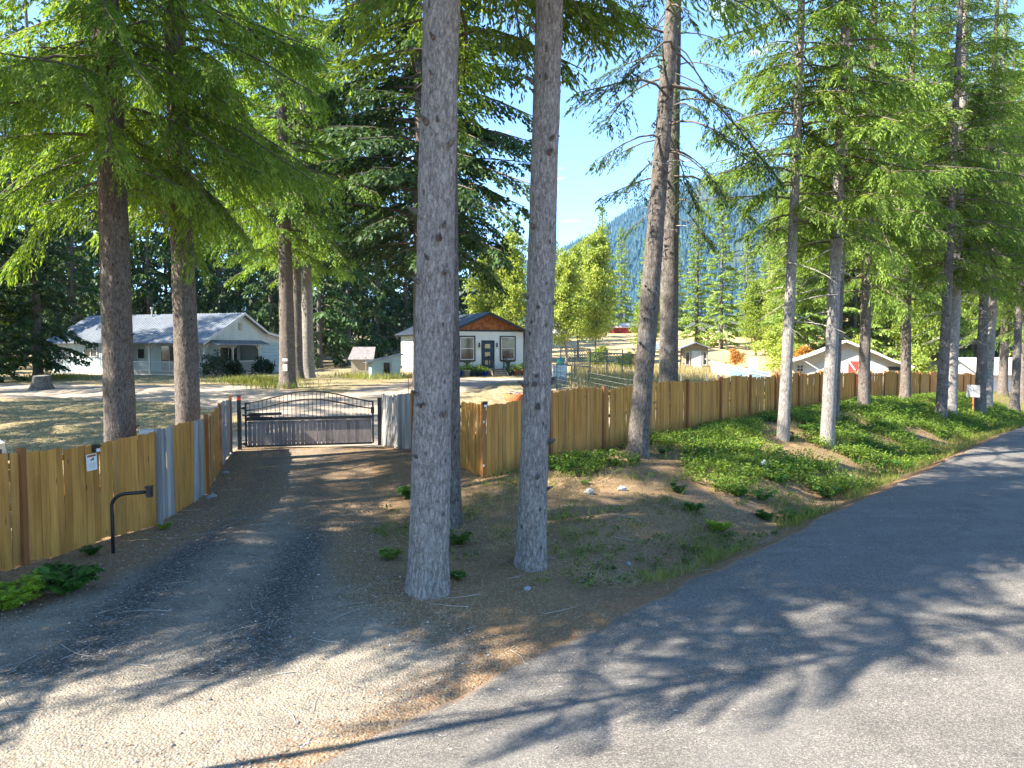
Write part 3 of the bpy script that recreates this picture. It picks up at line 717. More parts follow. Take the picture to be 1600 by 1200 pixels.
lib_conifer('tall', 'fir', seed=22, z0=13.0, z1=33, rmax=4.8, nb=110, droop=0.4, up=0.12, sp=.17, hang=0.35, bl=.26, bw=.06, bsp=.13)
def lib_broad(key, mat, **kw):
    (V, F), (SV, SF) = broadleaf(**kw)
    me = np_mesh('crown_' + key, V, F); me.materials.append(M[mat])
    sm = np_mesh('branches_' + key, SV, SF); sm.materials.append(M['stick'])
    LIB[key] = (me, sm, None)
lib_broad('alder', 'decid', seed=31, h=14, rx=3.6, z0=2.2, nclump=170, per=70, ls=0.34, lobes=9, spread=.6)
lib_broad('alder_mid', 'decid_mid', seed=32, h=12, rx=4.2, z0=1.2, nclump=160, per=70, ls=0.36, lobes=9, spread=.6)
lib_broad('bush', 'decid', seed=33, h=3.2, rx=2.0, z0=0.1, nclump=60, per=60, ls=0.2, lobes=6)

def trunk_mesh(key, r0, r1, h, seed, segs=24, rings=60, flare=1.0, rough=0.03, bend=0.0):
    g = random.Random(seed); V = []
    for i in range(rings + 1):
        t = (i / rings) ** 1.35; z = t * h - 0.25
        r = r0 + (r1 - r0) * min(1, max(0, z) / h) ** 0.9
        fl = flare * math.exp(-max(0, z) / 0.35)
        cx = bend * math.sin(z * 0.22 + seed); cyy = bend * math.cos(z * 0.19 + seed)
        for k in range(segs):
            a = 2 * math.pi * k / segs
            n = mnoise.noise(Vector((math.cos(a) * 2.2, math.sin(a) * 2.2, z * 0.9 + seed))) * rough * 1.4
            n += mnoise.noise(Vector((math.cos(a) * 7, math.sin(a) * 7, z * 3.0 + seed))) * rough
            n -= abs(mnoise.noise(Vector((math.cos(a) * 13, math.sin(a) * 13, z * 2.6 + seed)))) * rough * 1.2
            rootw = 0.5 + 0.5 * math.cos(a * 5 + seed + 0.6 * math.sin(a * 2))
            rr = r * (1 + n * 1.4 + fl * (0.22 + 0.42 * rootw))
            V.append((cx + rr * math.cos(a), cyy + rr * math.sin(a), z))
    return np_mesh('trunk_' + key, np.array(V), np.array([[i * segs + k, i * segs + (k + 1) % segs, (i + 1) * segs + (k + 1) % segs, (i + 1) * segs + k] for i in range(rings) for k in range(segs)]), True)

def tree(name, label, cat, base, r0, h, crown, bmat, lean=(0, 0), crown_rot=0.0, cs=(1, 1, 1), r1=None, group=None, segs=20, rings=44, flare=0.7, rough=0.03, bend=0.03, leafmat=None, trunk=None, rot_all=0.0):
    root = empty(name, base, rot=(-lean[1], lean[0], 0))
    tag(root, label, cat, group)
    me = trunk or trunk_mesh(label.replace(' ', '_')[:30], r0, r1 or r0 * 0.25, h, rnd.randint(0, 999), segs, rings, flare, rough, bend)
    put('trunk', me, bmat, root)
    if crown:
        c, b, d = LIB[crown]
        o = put('crown', c, None, root, rot=(0, 0, crown_rot), scale=cs)
        if leafmat:
            o.material_slots[0].link = 'OBJECT'; o.material_slots[0].material = M[leafmat]
        put('branches', b, None, root, rot=(0, 0, crown_rot), scale=cs)
        if d: put('dead_branches', d, None, root, rot=(0, 0, crown_rot), scale=cs)
    return root

# ------------------------------------------------------------------ trees along the road and in the yard
def foot(px, py): return G(px, py)
WD = 1.0 / FPX / 2
RG = 'roadside conifers'
def rt(px, py, wpx, h, crown, bmat, label, lean=(0, 0), Y=None, group=RG, **kw):
    b = foot(px, py) if Y is None else on(px, Y)
    return tree('fir_tree', label, 'tree', b, wpx * b.y * WD, h, crown, bmat, lean, rnd.uniform(0, 6.28) if 'crown_rot' not in kw else kw.pop('crown_rot'), group=group, **kw)
o_T1 = rt(670, 922, 62, 30, 'high', 'bark_grey', 'thickest grey fir trunk, at the edge of the driveway', (0.030, 0.0), segs=96, rings=300, flare=0.36, rough=0.034, r1=0.17, bend=0.02)
rt(696, 818, 50, 29, 'high', 'bark_dark', 'fir trunk half hidden directly behind the thickest grey trunk', (0.0, 0.0), segs=40, rings=120, flare=0.4, r1=0.14, bend=0.0)
o_T2 = rt(826, 884, 46, 29, 'high', 'bark_grey', 'slim grey fir trunk leaning beside the fence corner, second beside the driveway', (0.036, 0.0), segs=80, rings=260, flare=0.36, rough=0.034, r1=0.14, bend=0.03)
o_T3 = rt(997, 712, 33, 27, 'sparse', 'bark_dark', 'dark leaning fir on the bank in front of the fence, crossing another trunk', (0.066, 0.0), segs=36, rings=120, flare=0.3, bend=0.02)
rt(1045, 0, 31, 30, 'sparse', 'bark_dark', 'dark upright fir behind the fence, beside the leaning trunk', (0.0, 0.0), Y=29.0, segs=36, rings=120, flare=0.3, r1=0.2, bend=0.03)
rt(1224, 688, 19, 24, 'slim', 'bark_pale', 'thin mottled fir on the leafy bank, before the white board fence', (0.02, 0.0), bend=0.05, flare=.2)
rt(1290, 698, 22, 25, 'slim', 'bark_pale', 'pale fir low on the bank in front of the cream barn', (0.027, 0.0), bend=0.04, flare=.2)
rt(1303, 660, 17, 24, None, 'bark_dark', 'dark trunk just behind the pale fir before the cream barn', (0.02, 0.0))
rt(1350, 640, 18, 25, 'full', 'bark_brown', 'fir by the fence covering the red barn door edge', (0.0, 0.0), flare=.4)
rt(1413, 628, 16, 25, 'full', 'bark_brown', 'sunlit fir by the fence at the end of the cream barn', (-0.003, 0.0), flare=.8)
rt(1469, 657, 17, 25, 'slim', 'bark_dark', 'front trunk of the close pair of firs on the bank', (0.02, 0.0))
rt(1485, 650, 18, 26, 'slim', 'bark_pale', 'rear trunk of the close pair of firs on the bank', (0.008, 0.0))
rt(1531, 648, 16, 25, 'slim', 'bark_dark', 'fir with bare dead limbs behind the road sign', (0.008, 0.0))
rt(1543, 640, 14, 26, 'slim', 'bark_pale', 'pale narrow fir close behind the one with bare dead limbs', (0.012, 0.0))
rt(1567, 618, 14, 25, 'full', 'bark_brown', 'fir before the long white roof, nearest to the fence there', (0.0, 0.0))
rt(1584, 642, 13, 25, 'slim', 'bark_dark', 'fir beside the road before the end of the long white roof', (0.01, 0.0))
rt(1597, 630, 12, 25, 'full', 'bark_brown', 'last fir in view along the road', (0.0, 0.0))
YG = 'yard conifers'
o_L1 = rt(188, 0, 47, 28, 'yard', 'bark_brown', 'thick fir behind the fence with the warning sign', (-0.008, 0), Y=19.0, group=YG, segs=48, rings=140, flare=.25, r1=.22, crown_rot=0.4)
o_L2 = rt(293, 0, 38, 28, 'yard', 'bark_brown', 'fir behind the weathered pickets, second in from the yard edge', (-0.006, 0), Y=21.5, group=YG, segs=44, rings=130, flare=.25, r1=.2, crown_rot=2.6)
rt(449, 606, 26, 29, 'yard_back', 'bark_brown', 'fir with tags nailed to it, standing beyond the gate', (-0.003, 0), group=YG, flare=.5, segs=32, rings=90)
rt(466, 592, 17, 28, None, 'bark_dark', 'dark trunk between the tagged fir and the pale one', (0, 0), group=YG)
rt(481, 590, 20, 29, 'yard_back', 'bark_pale', 'pale fir behind the tagged fir beyond the gate', (0, 0), group=YG, crown_rot=1.2)
rt(657, 0, 22, 34, 'bigdark', 'bark_brown', 'tall dark conifer beside the white cabin, crown spreading above it', (0.0, 0), Y=42, group=YG, segs=28, rings=90)
# trees whose foot is out of view on the near side of the yard: their boughs and shade reach in
for (x, y, cr, lab, cs) in ((-11.0, 7.3, 'high', 'tall fir shading the near edge of the road', (1, 1, 1)), (-13.0, 6.6, 'full', 'fir shading the mouth of the driveway', (.95, .95, 1)), (-15, 12.2, 'slim', 'fir shading the keypad post', (1, 1, 1)), (-14.5, 8.6, 'full', 'fir close behind the one shading the driveway mouth', (1, 1, 1)),
        (-17.5, 6.4, 'slim', 'fir standing behind the first one beside the driveway mouth', (1, 1, 1.1)), (-12.0, 6.3, 'tall', 'very tall fir shading the middle of the road', (1, 1, 1)), (-15.5, 6.0, 'tall', 'very tall fir behind the one shading the road', (1, 1, 1)),
        (-6.3, 4.5, 'high', 'slender fir casting branch shade on the road', (.24, .24, .72)), (-21, 12.5, 'high', 'tall fir shading the roadside bank', (1, 1, 1)), (-24, 25, 'full', 'fir at the yard edge shading the lawn', (1, 1, 1)), (-26.5, 20.5, 'high', 'tall fir at the yard edge, nearer than the lawn', (1, 1, 1)), (-27, 29, 'full', 'fir at the yard edge between lawn and lane', (1, 1, 1)),
        (-29, 33, 'full', 'fir at the yard edge shading the gravel lane', (1, 1, 1)), (-36, 42, 'full', 'fir at the yard edge shading the house lawn', (1, 1, 1)), (-33, 37.5, 'slim', 'fir at the yard edge beyond the lane', (1, 1, 1)),
        (-43, 50, 'full', 'fir at the yard edge beside the house end', (1, 1, 1)), (-40, 53.5, 'full', 'fir close to the end wall of the house', (1.1, 1.1, .9)), (-37.5, 50.5, 'full', 'fir shading the front of the house', (1.1, 1.1, .9))):
    tree('fir_tree', lab, 'tree', (x, y, hz(x, y)), 0.06 if x == -6.3 else 0.2 if cr == 'tall' else 0.3, 33 if cr == 'tall' else 19 if x == -6.3 else 26, cr, 'bark_brown', crown_rot=x, cs=cs, group=YG)

stub_me = MB().tube([(0, 0, -.02), (.05, 0, .0), (.10, 0, .012)], [.032, .022, .012], 7).mesh('branch_stub'); stub_me.materials.append(M['bark_dark'])
for ob, rad, n in ((o_T1, .29, 26), (o_T2, .22, 24), (o_T3, .3, 20), (o_L1, .36, 20), (o_L2, .32, 18)):
    for i in range(n):
        z = rnd.uniform(1.2, 9.5); a = rnd.uniform(math.pi * .95, math.pi * 2.05); r = rad * (1 - z / 60)
        put('branch_stub', stub_me, None, ob, (math.cos(a) * r, math.sin(a) * r, z), (0, rnd.uniform(-.3, .1), a), [rnd.uniform(.6, 1.5)] * 3)
# background trees
FG = 'forest behind the houses'
tk = trunk_mesh('forest', 0.32, 0.08, 26, 3, 10, 14, 0.5)
k = 0
back = [(-20, 47, 'forest', .8, .7), (60, 50, 'forest_b', .75, .62), (118, 74, 'forest', 1, 1), (20, 78, 'forest_b', 1.1, 1), (-60, 70, 'forest', 1.1, 1), (170, 86, 'forest_b', 1, 1), (235, 82, 'forest', 1.1, 1.05),
        (300, 90, 'forest_b', 1.1, 1.1), (345, 84, 'forest', 1, .95), (400, 94, 'forest_b', 1.1, 1.05), (425, 80, 'forest', .8, .8), (500, 76, 'forest', 1.15, .95), (545, 84, 'forest_b', 1, 1), (590, 92, 'forest', 1, .9),
        (635, 100, 'forest_b', 1, .85), (690, 108, 'forest', 1.0, .75), (735, 112, 'forest_b', .9, .7), (455, 100, 'forest', 1.2, 1.1), (80, 96, 'forest', 1.2, 1.15), (-110, 60, 'forest_b', 1, 1), (-170, 90, 'forest', 1.2, 1.1),
        (0, 108, 'forest', 1.4, 1.3), (48, 112, 'forest_b', 1.4, 1.3), (96, 106, 'forest', 1.4, 1.35), (145, 110, 'forest_b', 1.4, 1.3), (200, 104, 'forest', 1.4, 1.4), (262, 108, 'forest_b', 1.4, 1.3), (322, 112, 'forest', 1.45, 1.4), (375, 106, 'forest_b', 1.4, 1.3), (438, 116, 'forest', 1.45, 1.35), (480, 110, 'forest_b', 1.4, 1.3), (522, 106, 'forest', 1.4, 1.3), (568, 112, 'forest_b', 1.4, 1.3), (612, 116, 'forest', 1.4, 1.2), (660, 124, 'forest_b', 1.3, 1.1), (705, 128, 'forest', 1.2, 1.0)]
words = ['behind the metal-roofed house', 'by the end of the metal-roofed house', 'behind the small sheds', 'behind the white cabin']
lab_back = {-20: 'dark low-boughed conifer on the lawn at the very edge of view', 60: 'dark low-boughed conifer covering the house end', 118: 'dark conifer just behind the roof end covered by boughs', 235: 'dark conifer behind the stove pipe of the house', 345: 'dark conifer behind the ridge end of the metal roof', 500: 'dark conifer standing just past the pale fir, before the sheds', 545: 'dark conifer right behind the old grey shed', 590: 'dark conifer right behind the small pale blue shed', 425: 'dark conifer behind the gable of the metal-roofed house', 690: 'dark conifer behind the white cabin roof', 735: 'dark conifer behind the cabin ridge'}
for (px, Y, cr, s1, s2) in back:
    p = on(px, Y)
    tree('conifer_tree', lab_back.get(px, 'dense dark conifer deep in the wood behind the houses'), 'tree', p, .3, 26, cr, 'bark_dark', crown_rot=px * .37, cs=(s1, s1, s2 * (1.4 if Y > 72 else 1)), group=FG, trunk=tk)
# sunlit trees in the valley behind the field
SG = 'sunlit conifers beyond the field'
for i, (px, Y, s) in enumerate([(1248, 92, 1.2), (1290, 100, 1.5), (1335, 94, 1.4), (1385, 104, 1.6), (1432, 96, 1.5), (1474, 108, 1.7), (1518, 98, 1.6), (1562, 104, 1.7), (1608, 96, 1.6), (1655, 106, 1.7), (1225, 125, 1.3), (1268, 135, 1.6), (1312, 128, 1.7), (1360, 140, 1.8), (1408, 132, 1.8), (1456, 145, 1.9), (1500, 134, 1.8), (1545, 142, 1.9), (1590, 132, 1.8), (1640, 142, 1.9), (1210, 165, 1.4), (1700, 100, 1.7), (1760, 108, 1.7)]):
    tree('conifer_tree', 'tall sunlit conifer of the wood behind the cream barn', 'tree', on(px, Y), .3, 20, 'sunny', 'bark_dark', crown_rot=i * 1.9, cs=(s, s, s), group='tall conifers behind the barns', trunk=tk)
for i, (px, Y, s, lm) in enumerate([(1088, 118, .95, None), (1126, 112, 1.03, None), (940, 150, 1.15, None), (970, 190, 1.2, None), (1010, 200, 1.15, None), (1055, 170, 1.0, None), (905, 190, 1.0, None), (1165, 135, .85, None), (1040, 165, .9, None),
                                    (868, 180, 1.0, None), (1200, 150, .95, None), (1240, 160, .95, None), (1300, 150, 1.0, None), (1380, 170, 1.2, None), (1450, 160, 1.2, None), (1520, 150, 1.2, None), (1600, 150, 1.2, None), (1660, 140, 1.2, None)]):
    tree('conifer_tree', {1088: 'shorter of the two sunlit spire conifers beside the dark upright trunk', 1126: 'taller of the two sunlit spire conifers, above the tan shed', 940: 'sunlit conifer whose tip rises against the mountain, above the leafy trees', 1165: 'sunlit conifer just past the two spire conifers', 1055: 'sunlit conifer directly behind the dark upright trunk'}.get(px, 'sunlit green conifer standing far beyond the grass field'), 'tree', on(px, Y), .3, 20, 'sunny', 'bark_dark', crown_rot=i * 1.1, cs=(s * .85, s * .85, s), group=SG, trunk=tk)
DG = 'light green leafy trees beyond the field'
for i, (px, Y, s, key) in enumerate([(765, 92, 1.0, 'alder'), (800, 88, .95, 'alder'), (885, 84, .78, 'alder'), (930, 88, .95, 'alder'), (903, 96, .9, 'alder'), (1015, 105, .75, 'alder_mid'), (1180, 100, .7, 'alder_mid'), (1215, 96, .75, 'alder'), (1255, 92, .8, 'alder_mid'),
                                     (1300, 100, .95, 'alder'), (1350, 96, .95, 'alder_mid'), (1400, 92, .95, 'alder'), (1440, 88, .9, 'alder_mid'), (1485, 95, 1.0, 'alder'), (1530, 105, 1.1, 'alder_mid'), (1570, 98, 1.0, 'alder'), (1620, 100, 1.1, 'alder_mid'), (1335, 120, 1.2, 'alder'), (1420, 125, 1.2, 'alder'), (1510, 130, 1.3, 'alder')]):
    tree('leafy_tree', {800: 'light green leafy tree rising behind the cabin gable, nearer one', 885: 'light green leafy tree just past the slim grey fir', 930: 'largest light green leafy tree, before the red barn', 903: 'light green leafy tree behind the trellis', 1180: 'leafy tree above the white board fence', 1215: 'light green leafy tree behind the thin mottled fir'}.get(px, 'light green leafy tree of the thicket beyond the field'), 'tree', on(px, Y), .16, 9, key, 'bark_pale', crown_rot=i * 1.7, cs=(s * .85, s * .85, s * 1.2), group=DG, trunk=None if i == 0 else tk_leaf) if i else None
    if i == 0:
        tk_leaf = trunk_mesh('leafy', 0.16, 0.05, 9.5, 8, 10, 16, 0.4)
        tree('leafy_tree', 'light green leafy tree rising behind the cabin gable, farther one', 'tree', on(px, Y), .16, 9, key, 'bark_pale', cs=(s, s, s), group=DG, trunk=tk_leaf)
for i, (px, Y, s, lm, lab) in enumerate([(978, 62, .55, 'lime', 'lime green round bush behind the garden lattice'), (1255, 66, 1.0, 'autumn', 'orange tinted bush at the corner of the cream barn'), (1232, 70, 1.1, None, 'yellow green bush between the board fence and the barn'),
                                    (1150, 78, .6, 'autumn', 'orange bush on the golden slope behind the board fence'), (1000, 66, .6, 'autumn', 'rusty orange bush behind the garden fence'), (1210, 84, 1.4, None, 'broad yellow green thicket behind the board fence'),
                                    (935, 66, .7, 'decid_mid', 'green bush behind the lattice panels'), (1340, 74, 1.5, None, 'large yellow green bush behind the cream barn'), (1430, 70, 1.3, None, 'yellow green bush between the barn and the long white roof')]):
    root = empty('bush', on(px, Y)); tag(root, lab, 'bush')
    o = put('crown', LIB['bush'][0], None, root, rot=(0, 0, i), scale=(s, s, s))
    if lm: o.material_slots[0].link = 'OBJECT'; o.material_slots[0].material = M[lm]
    put('branches', LIB['bush'][1], None, root, rot=(0, 0, i), scale=(s, s, s))

# ------------------------------------------------------------------ wooden fences
def picket_mesh(key, mat, w=0.138, t=0.019, h=1.0, seed=0):
    g = random.Random(seed); m = MB(); n = 3
    # slightly warped board with an uneven sawn top, unit height
    V = []
    for i in range(n + 1):
        z = h * i / n; o = g.uniform(-.004, .004); dw = g.uniform(-.003, .003)
        for (sx, sy) in ((-1, -1), (1, -1), (1, 1), (-1, 1)):
            zz = z + (g.uniform(-.004, .004) if i == n else 0)
            V.append((sx * (w / 2 + dw), sy * t / 2 + o, zz))
    m.v = V
    for i in range(n):
        for k in range(4): m.f.append([i * 4 + k, i * 4 + (k + 1) % 4, (i + 1) * 4 + (k + 1) % 4, (i + 1) * 4 + k])
    m.f.append([3, 2, 1, 0]); m.f.append([n * 4 + k for k in range(4)])
    me = m.mesh('picket_' + key); me.materials.append(M[mat]); return me
PK = {'gold': [picket_mesh('gold%d' % i, 'cedar', seed=i) for i in range(6)], 'grey': [picket_mesh('grey%d' % i, 'cedar_grey', seed=20 + i) for i in range(5)]}
post_me = MB().box((0, 0, 0.5), (0.092, 0.092, 1.0)).mesh('fence_post'); post_me.materials.append(M['post'])
post_gr = MB().box((0, 0, 0.5), (0.092, 0.092, 1.0)).mesh('fence_post_grey'); post_gr.materials.append(M['cedar_grey'])
def fence(pts, label, style, posts, height=1.78, top_wave=0.05, limit=300, front=-1, post_up=0.09, post_style=None, far_mat='cedar'):
    """pts: ground polyline; style(dist) -> 'gold'/'grey'; posts: distances of posts"""
    pts = [Vector((p[0], p[1], 0)) for p in pts]
    root = empty('wood_fence', (pts[0].x, pts[0].y, hz(pts[0].x, pts[0].y)))
    tag(root, label, 'fence', 'picket fences along the plot')
    org = Vector(root.location)
    segs = []; acc = 0
    for a, b in zip(pts[:-1], pts[1:]): segs.append((acc, (b - a).length, a, b)); acc += (b - a).length
    def at(d):
        for s0, L, a, b in segs:
            if d <= s0 + L or (s0, L, a, b) == segs[-1]:
                t = (d - s0) / L; return a + (b - a) * t, math.atan2((b - a).y, (b - a).x)
    def topz(p): return float(Hs(p.x, p.y)) + height
    count = 0; far = MB(); d = 0.07; g = random.Random(int(acc * 10))
    bnd = sorted(set([0.0] + [q for q in posts if 0 <= q <= acc] + [acc])); spots = []
    for q0, q1 in zip(bnd[:-1], bnd[1:]):
        u0 = q0 + (.047 if q0 in posts else 0); u1 = q1 - (.047 if q1 in posts else 0)
        nn = max(1, round((u1 - u0) / .1415)); spots += [(u0 + (u1 - u0) * (i + .5) / nn, (u1 - u0) / nn, q0) for i in range(nn)]
    for d, wid, q0 in spots:
        p, a = at(d); z0 = hz(p.x, p.y) + g.uniform(0.0, 0.05)
        hh = topz(p) + top_wave * math.sin((d - q0) / 2.4 * math.pi) * (1 if int(q0 / 2.4) % 2 else -0.7) + g.uniform(-.022, .022) - z0
        st = style(d)
        nx, ny = -math.sin(a), math.cos(a); off = g.uniform(-.013, .013)
        gap = g.uniform(.0, .004) + (g.random() < .06) * g.uniform(.005, .012)
        if count < limit:
            put('picket', g.choice(PK[st]), None, root, Vector((p.x + nx * off, p.y + ny * off, z0)) - org, (g.gauss(0, .008), g.gauss(0, .004), a + g.gauss(0, .02)), ((wid - gap) / .138, 1, hh))
            count += 1
        else: far.box(Vector((p.x, p.y, z0 + hh / 2)) - org, (wid - gap, 0.018, hh), a)
    if far.v: tag(far.build('far_pickets', far_mat, root), kind='stuff')
    for i, q in enumerate(posts):
        p, a = at(min(q, acc)); nx, ny = -math.sin(a), math.cos(a)
        z0 = hz(p.x, p.y) - 0.1; ps = (post_style or (lambda i: 'red'))(i)
        put('post', post_me if ps == 'red' else post_gr, None, root, Vector((p.x + nx * front * .03, p.y + ny * front * .03, z0)) - org, (0, 0, a), (1, 1, topz(p) + post_up - z0))
    bounds = sorted(set([0] + [q for q in posts if 0 < q < acc] + [acc]))
    for q0, q1 in zip(bounds[:-1], bounds[1:]):
        (pa, a), (pb, _) = at(q0 + .01), at(q1 - .01); nx, ny = -math.sin(a), math.cos(a)
        for hh in (0.25, 0.95, 1.6):
            r = MB(); o = Vector((-nx * front * .045, -ny * front * .045, 0))
            r.span(Vector((pa.x, pa.y, topz(pa) - 1.78 + hh)) + o - org, Vector((pb.x, pb.y, topz(pb) - 1.78 + hh)) + o - org, .045, .085)
            r.build('rail', 'cedar' if style((q0 + q1) / 2) == 'gold' else 'cedar_grey', root)
    return root
# left run: from out of view to the hinge post; weathered boards stand between the golden ones
LF = [(-9.2, 6.4), (-7.65, 11.45), (-6.85, 14.1), (-7.1, 16.9), (-9.15, 23.75)]
L0 = math.dist(LF[0], LF[1]); L1 = L0 + math.dist(LF[1], LF[2]); L2 = L1 + math.dist(LF[2], LF[3]); L3 = L2 + math.dist(LF[3], LF[4])
def lstyle(d):
    if d < L1 - .02: return 'gold'
    e = d - L1
    if e < .95: return 'grey'
    if e < 1.95: return 'gold'
    if e < 2.75: return 'grey'
    if e < 6.1: return 'gold' if not (3.9 < e < 4.25) else 'grey'
    return 'grey'
fence(LF, 'golden picket fence with grey weathered boards, running to the gate hinge', lstyle, [0, 2.4, 4.6, L0 - .06, L1, L2 + .1, L2 + 3.5, L3], front=-1, post_style=lambda i: 'grey' if i == 4 else 'red')
GR = [(-4.5, 25.25), (-3.05, 22.7), (-0.66, 17.75)]
g0 = math.dist(GR[0], GR[1]); g1 = g0 + math.dist(GR[1], GR[2])
fence(GR, 'fence run from the gate latch post, grey boards first, then golden to the corner', lambda d: 'grey' if d < g0 else 'gold', [g0, g0 + 2.5, g1], front=-1)
fl = 58.0
slope = np.array((0.679, 0.734))
RF = [(-0.62, 17.72)] + [tuple(np.array((-0.66, 17.7)) + slope * t) for t in (8, 20, 34, 46, fl)]
fence(RF, 'long golden picket fence along the road bank beneath the tall firs', lambda d: 'gold', [2.4 * i for i in range(1, 24)], limit=260, front=-1, top_wave=.07)

def solar_light(p, rz, label):
    r = empty('solar_light', p, rz); tag(r, label, 'light', 'solar lights on the fence')
    MB().box((0, 0, 0), (.10, .075, .11)).box((0, -.02, .062), (.115, .11, .016), rx=.25).build('housing', 'black', r)
    MB().box((0, -.045, -.02), (.07, .02, .055), rx=-.25).build('lens', 'lens', r)
def left_face(px, py):
    """point on the road side of the near-left fence run"""
    a, b = Vector((*LF[1], 0)), Vector((*LF[2], 0)); d = ray(px, py); n = Vector((-(b - a).y, (b - a).x, 0)).normalized()
    t = (a - Vector((0, 0, 0))).dot(n) / d.dot(n); return Vector((0, 0, CAM_H)) + d * t, math.atan2((b - a).y, (b - a).x), n
p, a, n = left_face(144, 701)
solar_light(p - n * .085, a, 'small black solar light above the warning sign')
corner = Vector((-0.66, 17.7, hz(-.66, 17.7)))
solar_light(corner + Vector((0.02, -.10, 1.79)), .1, 'small black solar light on the fence corner post')
for (h, lab) in ((1.38, 'upper'), (.32, 'lower')): 
    t = put('reflector_tag', MB().box((0, 0, 0), (.035, .008, .06)).mesh('reflector'), 'lens', None, corner + Vector((-.02, -.085, h)), (0, 0, .2))
    tag(t, lab + ' small pale tag nailed to the fence corner post', 'tag')
# warning sign on the left run
p, a, n = left_face(140, 722)
sg = empty('warning_sign', p - n * .045, a, rot=(0, math.radians(-2), a)); tag(sg, 'white warning sign with orange header on the golden fence', 'sign')
MB().box((0, 0, 0), (.215, .004, .285)).build('plate', 'paper', sg)
MB().box((0, -.004, .112), (.175, .003, .034)).build('header', 'orange_print', sg)
ft = bpy.data.curves.new('header_text', 'FONT'); ft.body = 'WARNING'; ft.size = .034; ft.align_x = 'CENTER'; ft.align_y = 'CENTER'; ft.extrude = .0006
_f = bpy.data.objects.new('tmp', ft); col.objects.link(_f); bpy.context.view_layer.update(); _me = bpy.data.meshes.new_from_object(_f.evaluated_get(bpy.context.evaluated_depsgraph_get())); bpy.data.objects.remove(_f); _me.materials.clear(); _me.materials.append(M['ink'])
fo = bpy.data.objects.new('lettering', _me); col.objects.link(fo); fo.parent = sg; fo.location = (.0, -.0068, .112); fo.rotation_euler = (math.pi / 2, 0, 0); fo.scale = (1, 1, 1)
ic = MB().box((.012, -.004, .05), (.055, .003, .022), ry=-.35).box((.036, -.0045, .052), (.014, .003, .055)).box((-.018, -.0045, .038), (.02, .003, .016))
ic.build('camera_symbol', 'ink', sg)
tx = MB()
for i in range(6): tx.box((rnd.uniform(-.004, .004), -.004, -.012 - i * .018), (.15 + rnd.uniform(-.02, .01), .002, .006))
tx.build('small_print', 'greyink', sg)

# ------------------------------------------------------------------ gate
gl, gr_ = Vector((-9.0, 24.2, 0)), Vector((-4.62, 25.2, 0))
for P_, lab, red in ((gl, 'black gate hinge post with a red lamp on top', True), (gr_ + Vector((.06, .015, 0)), 'black gate latch post beside the weathered boards', False)):
    z = hz(P_.x, P_.y); o = empty('gate_post', (P_.x, P_.y, z), .22); tag(o, lab, 'gate post', 'posts of the driveway gate')
    MB().box((0, 0, .82 if red else .8), (.12, .12, 1.66)).build('shaft', 'black', o)
    if red:
        MB().box((0, -.0, 1.72), (.115, .115, .13)).build('lamp', 'red_lens', o); MB().box((0, 0, 1.80), (.14, .14, .03)).build('cap', 'black', o)
    else: MB().box((0, 0, 1.645), (.135, .135, .03)).build('cap', 'black', o)
gv = gr_ - gl; ga = math.atan2(gv.y, gv.x); GL = gv.length - .36
gb = empty('driveway_gate', (gl.x + gv.x * .045, gl.y + gv.y * .045, hz(-6.9, 24.7)), ga); tag(gb, 'black iron driveway gate with arched top and grey wooden lower pickets', 'gate')
def arch(z0, z1, x): return z0 + (z1 - z0) * 0.5 * (1 - math.cos(2 * math.pi * min(max((x / GL) * .86 + .07, 0), 1)))
lift = .09
MB().box((0, 0, lift + .75), (.06, .06, 1.46)).box((GL, 0, lift + .75), (.06, .06, 1.46)).box((GL / 2, 0, lift + .03), (GL - .06, .05, .06)).build('frame', 'black', gb)
MB().box((GL / 2, 0, lift + .93), (GL - .06, .05, .10)).build('mid_rail', 'black', gb)
for z0, z1 in ((1.44, 1.84), (1.20, 1.57)):
    MB().tube([(GL * i / 40, 0, lift + arch(z0, z1, GL * i / 40)) for i in range(41)], .026, 6).build('arch_rail', 'black', gb)
nb = 31
for i in range(1, nb):
    x = GL * i / nb; zt = lift + arch(1.44, 1.84, x)
    put('bar', MB().box((0, 0, 0), (.018, .018, 1)).mesh('gate_bar') if i == 1 else bar_me, 'black', gb, (x, 0, (lift + .97 + zt) / 2), (0, 0, 0), (1, 1, zt - lift - .97))
    if i == 1: bar_me = bpy.data.meshes['gate_bar']
npk = 29
for i in range(npk):
    x = .05 + (GL - .1) * (i + .5) / npk
    w = (GL - .1) / npk - rnd.choice((.004, .012, .03, .022) if i < 20 else (.003, .006, .01))
    me = picket_mesh('gate', 'gate_wood', w=.1, t=.018, seed=60) if i == 0 else gpk
    gpk = me
    put('picket', me, None, gb, (x, .03, lift + .06), (0, rnd.gauss(0, .004), 0), (w / .1, 1, .80 + rnd.uniform(-.01, .01)))
for z in (.16, .80): MB().box((GL / 2, .052, lift + z), (GL - .1, .03, .07)).build('backing_rail', 'gate_wood', gb)
op = MB().box((.62, -.09, lift + 1.10), (1.05, .09, .09), ry=-.02).box((.30, -.08, lift + 1.07), (.32, .11, .15)).tube([(-.1, -.08, lift + 1.08), (.2, -.08, lift + 1.08)], .03, 8)
op.build('opener_arm', 'black', gb)
MB().box((.45, -.07, lift + .965), (.8, .09, .08)).build('opener_bracket', 'black', gb)
MB().box((GL - .01, -.05, lift + 1.16), (.12, .1, .22)).build('latch_box', 'black', gb)
for z in (.12, 1.3): MB().tube([(-.14, 0, lift + z), (0, 0, lift + z)], .022, 8).box((-.06, 0, lift + z), (.05, .07, .09)).build('hinge', 'black', gb)

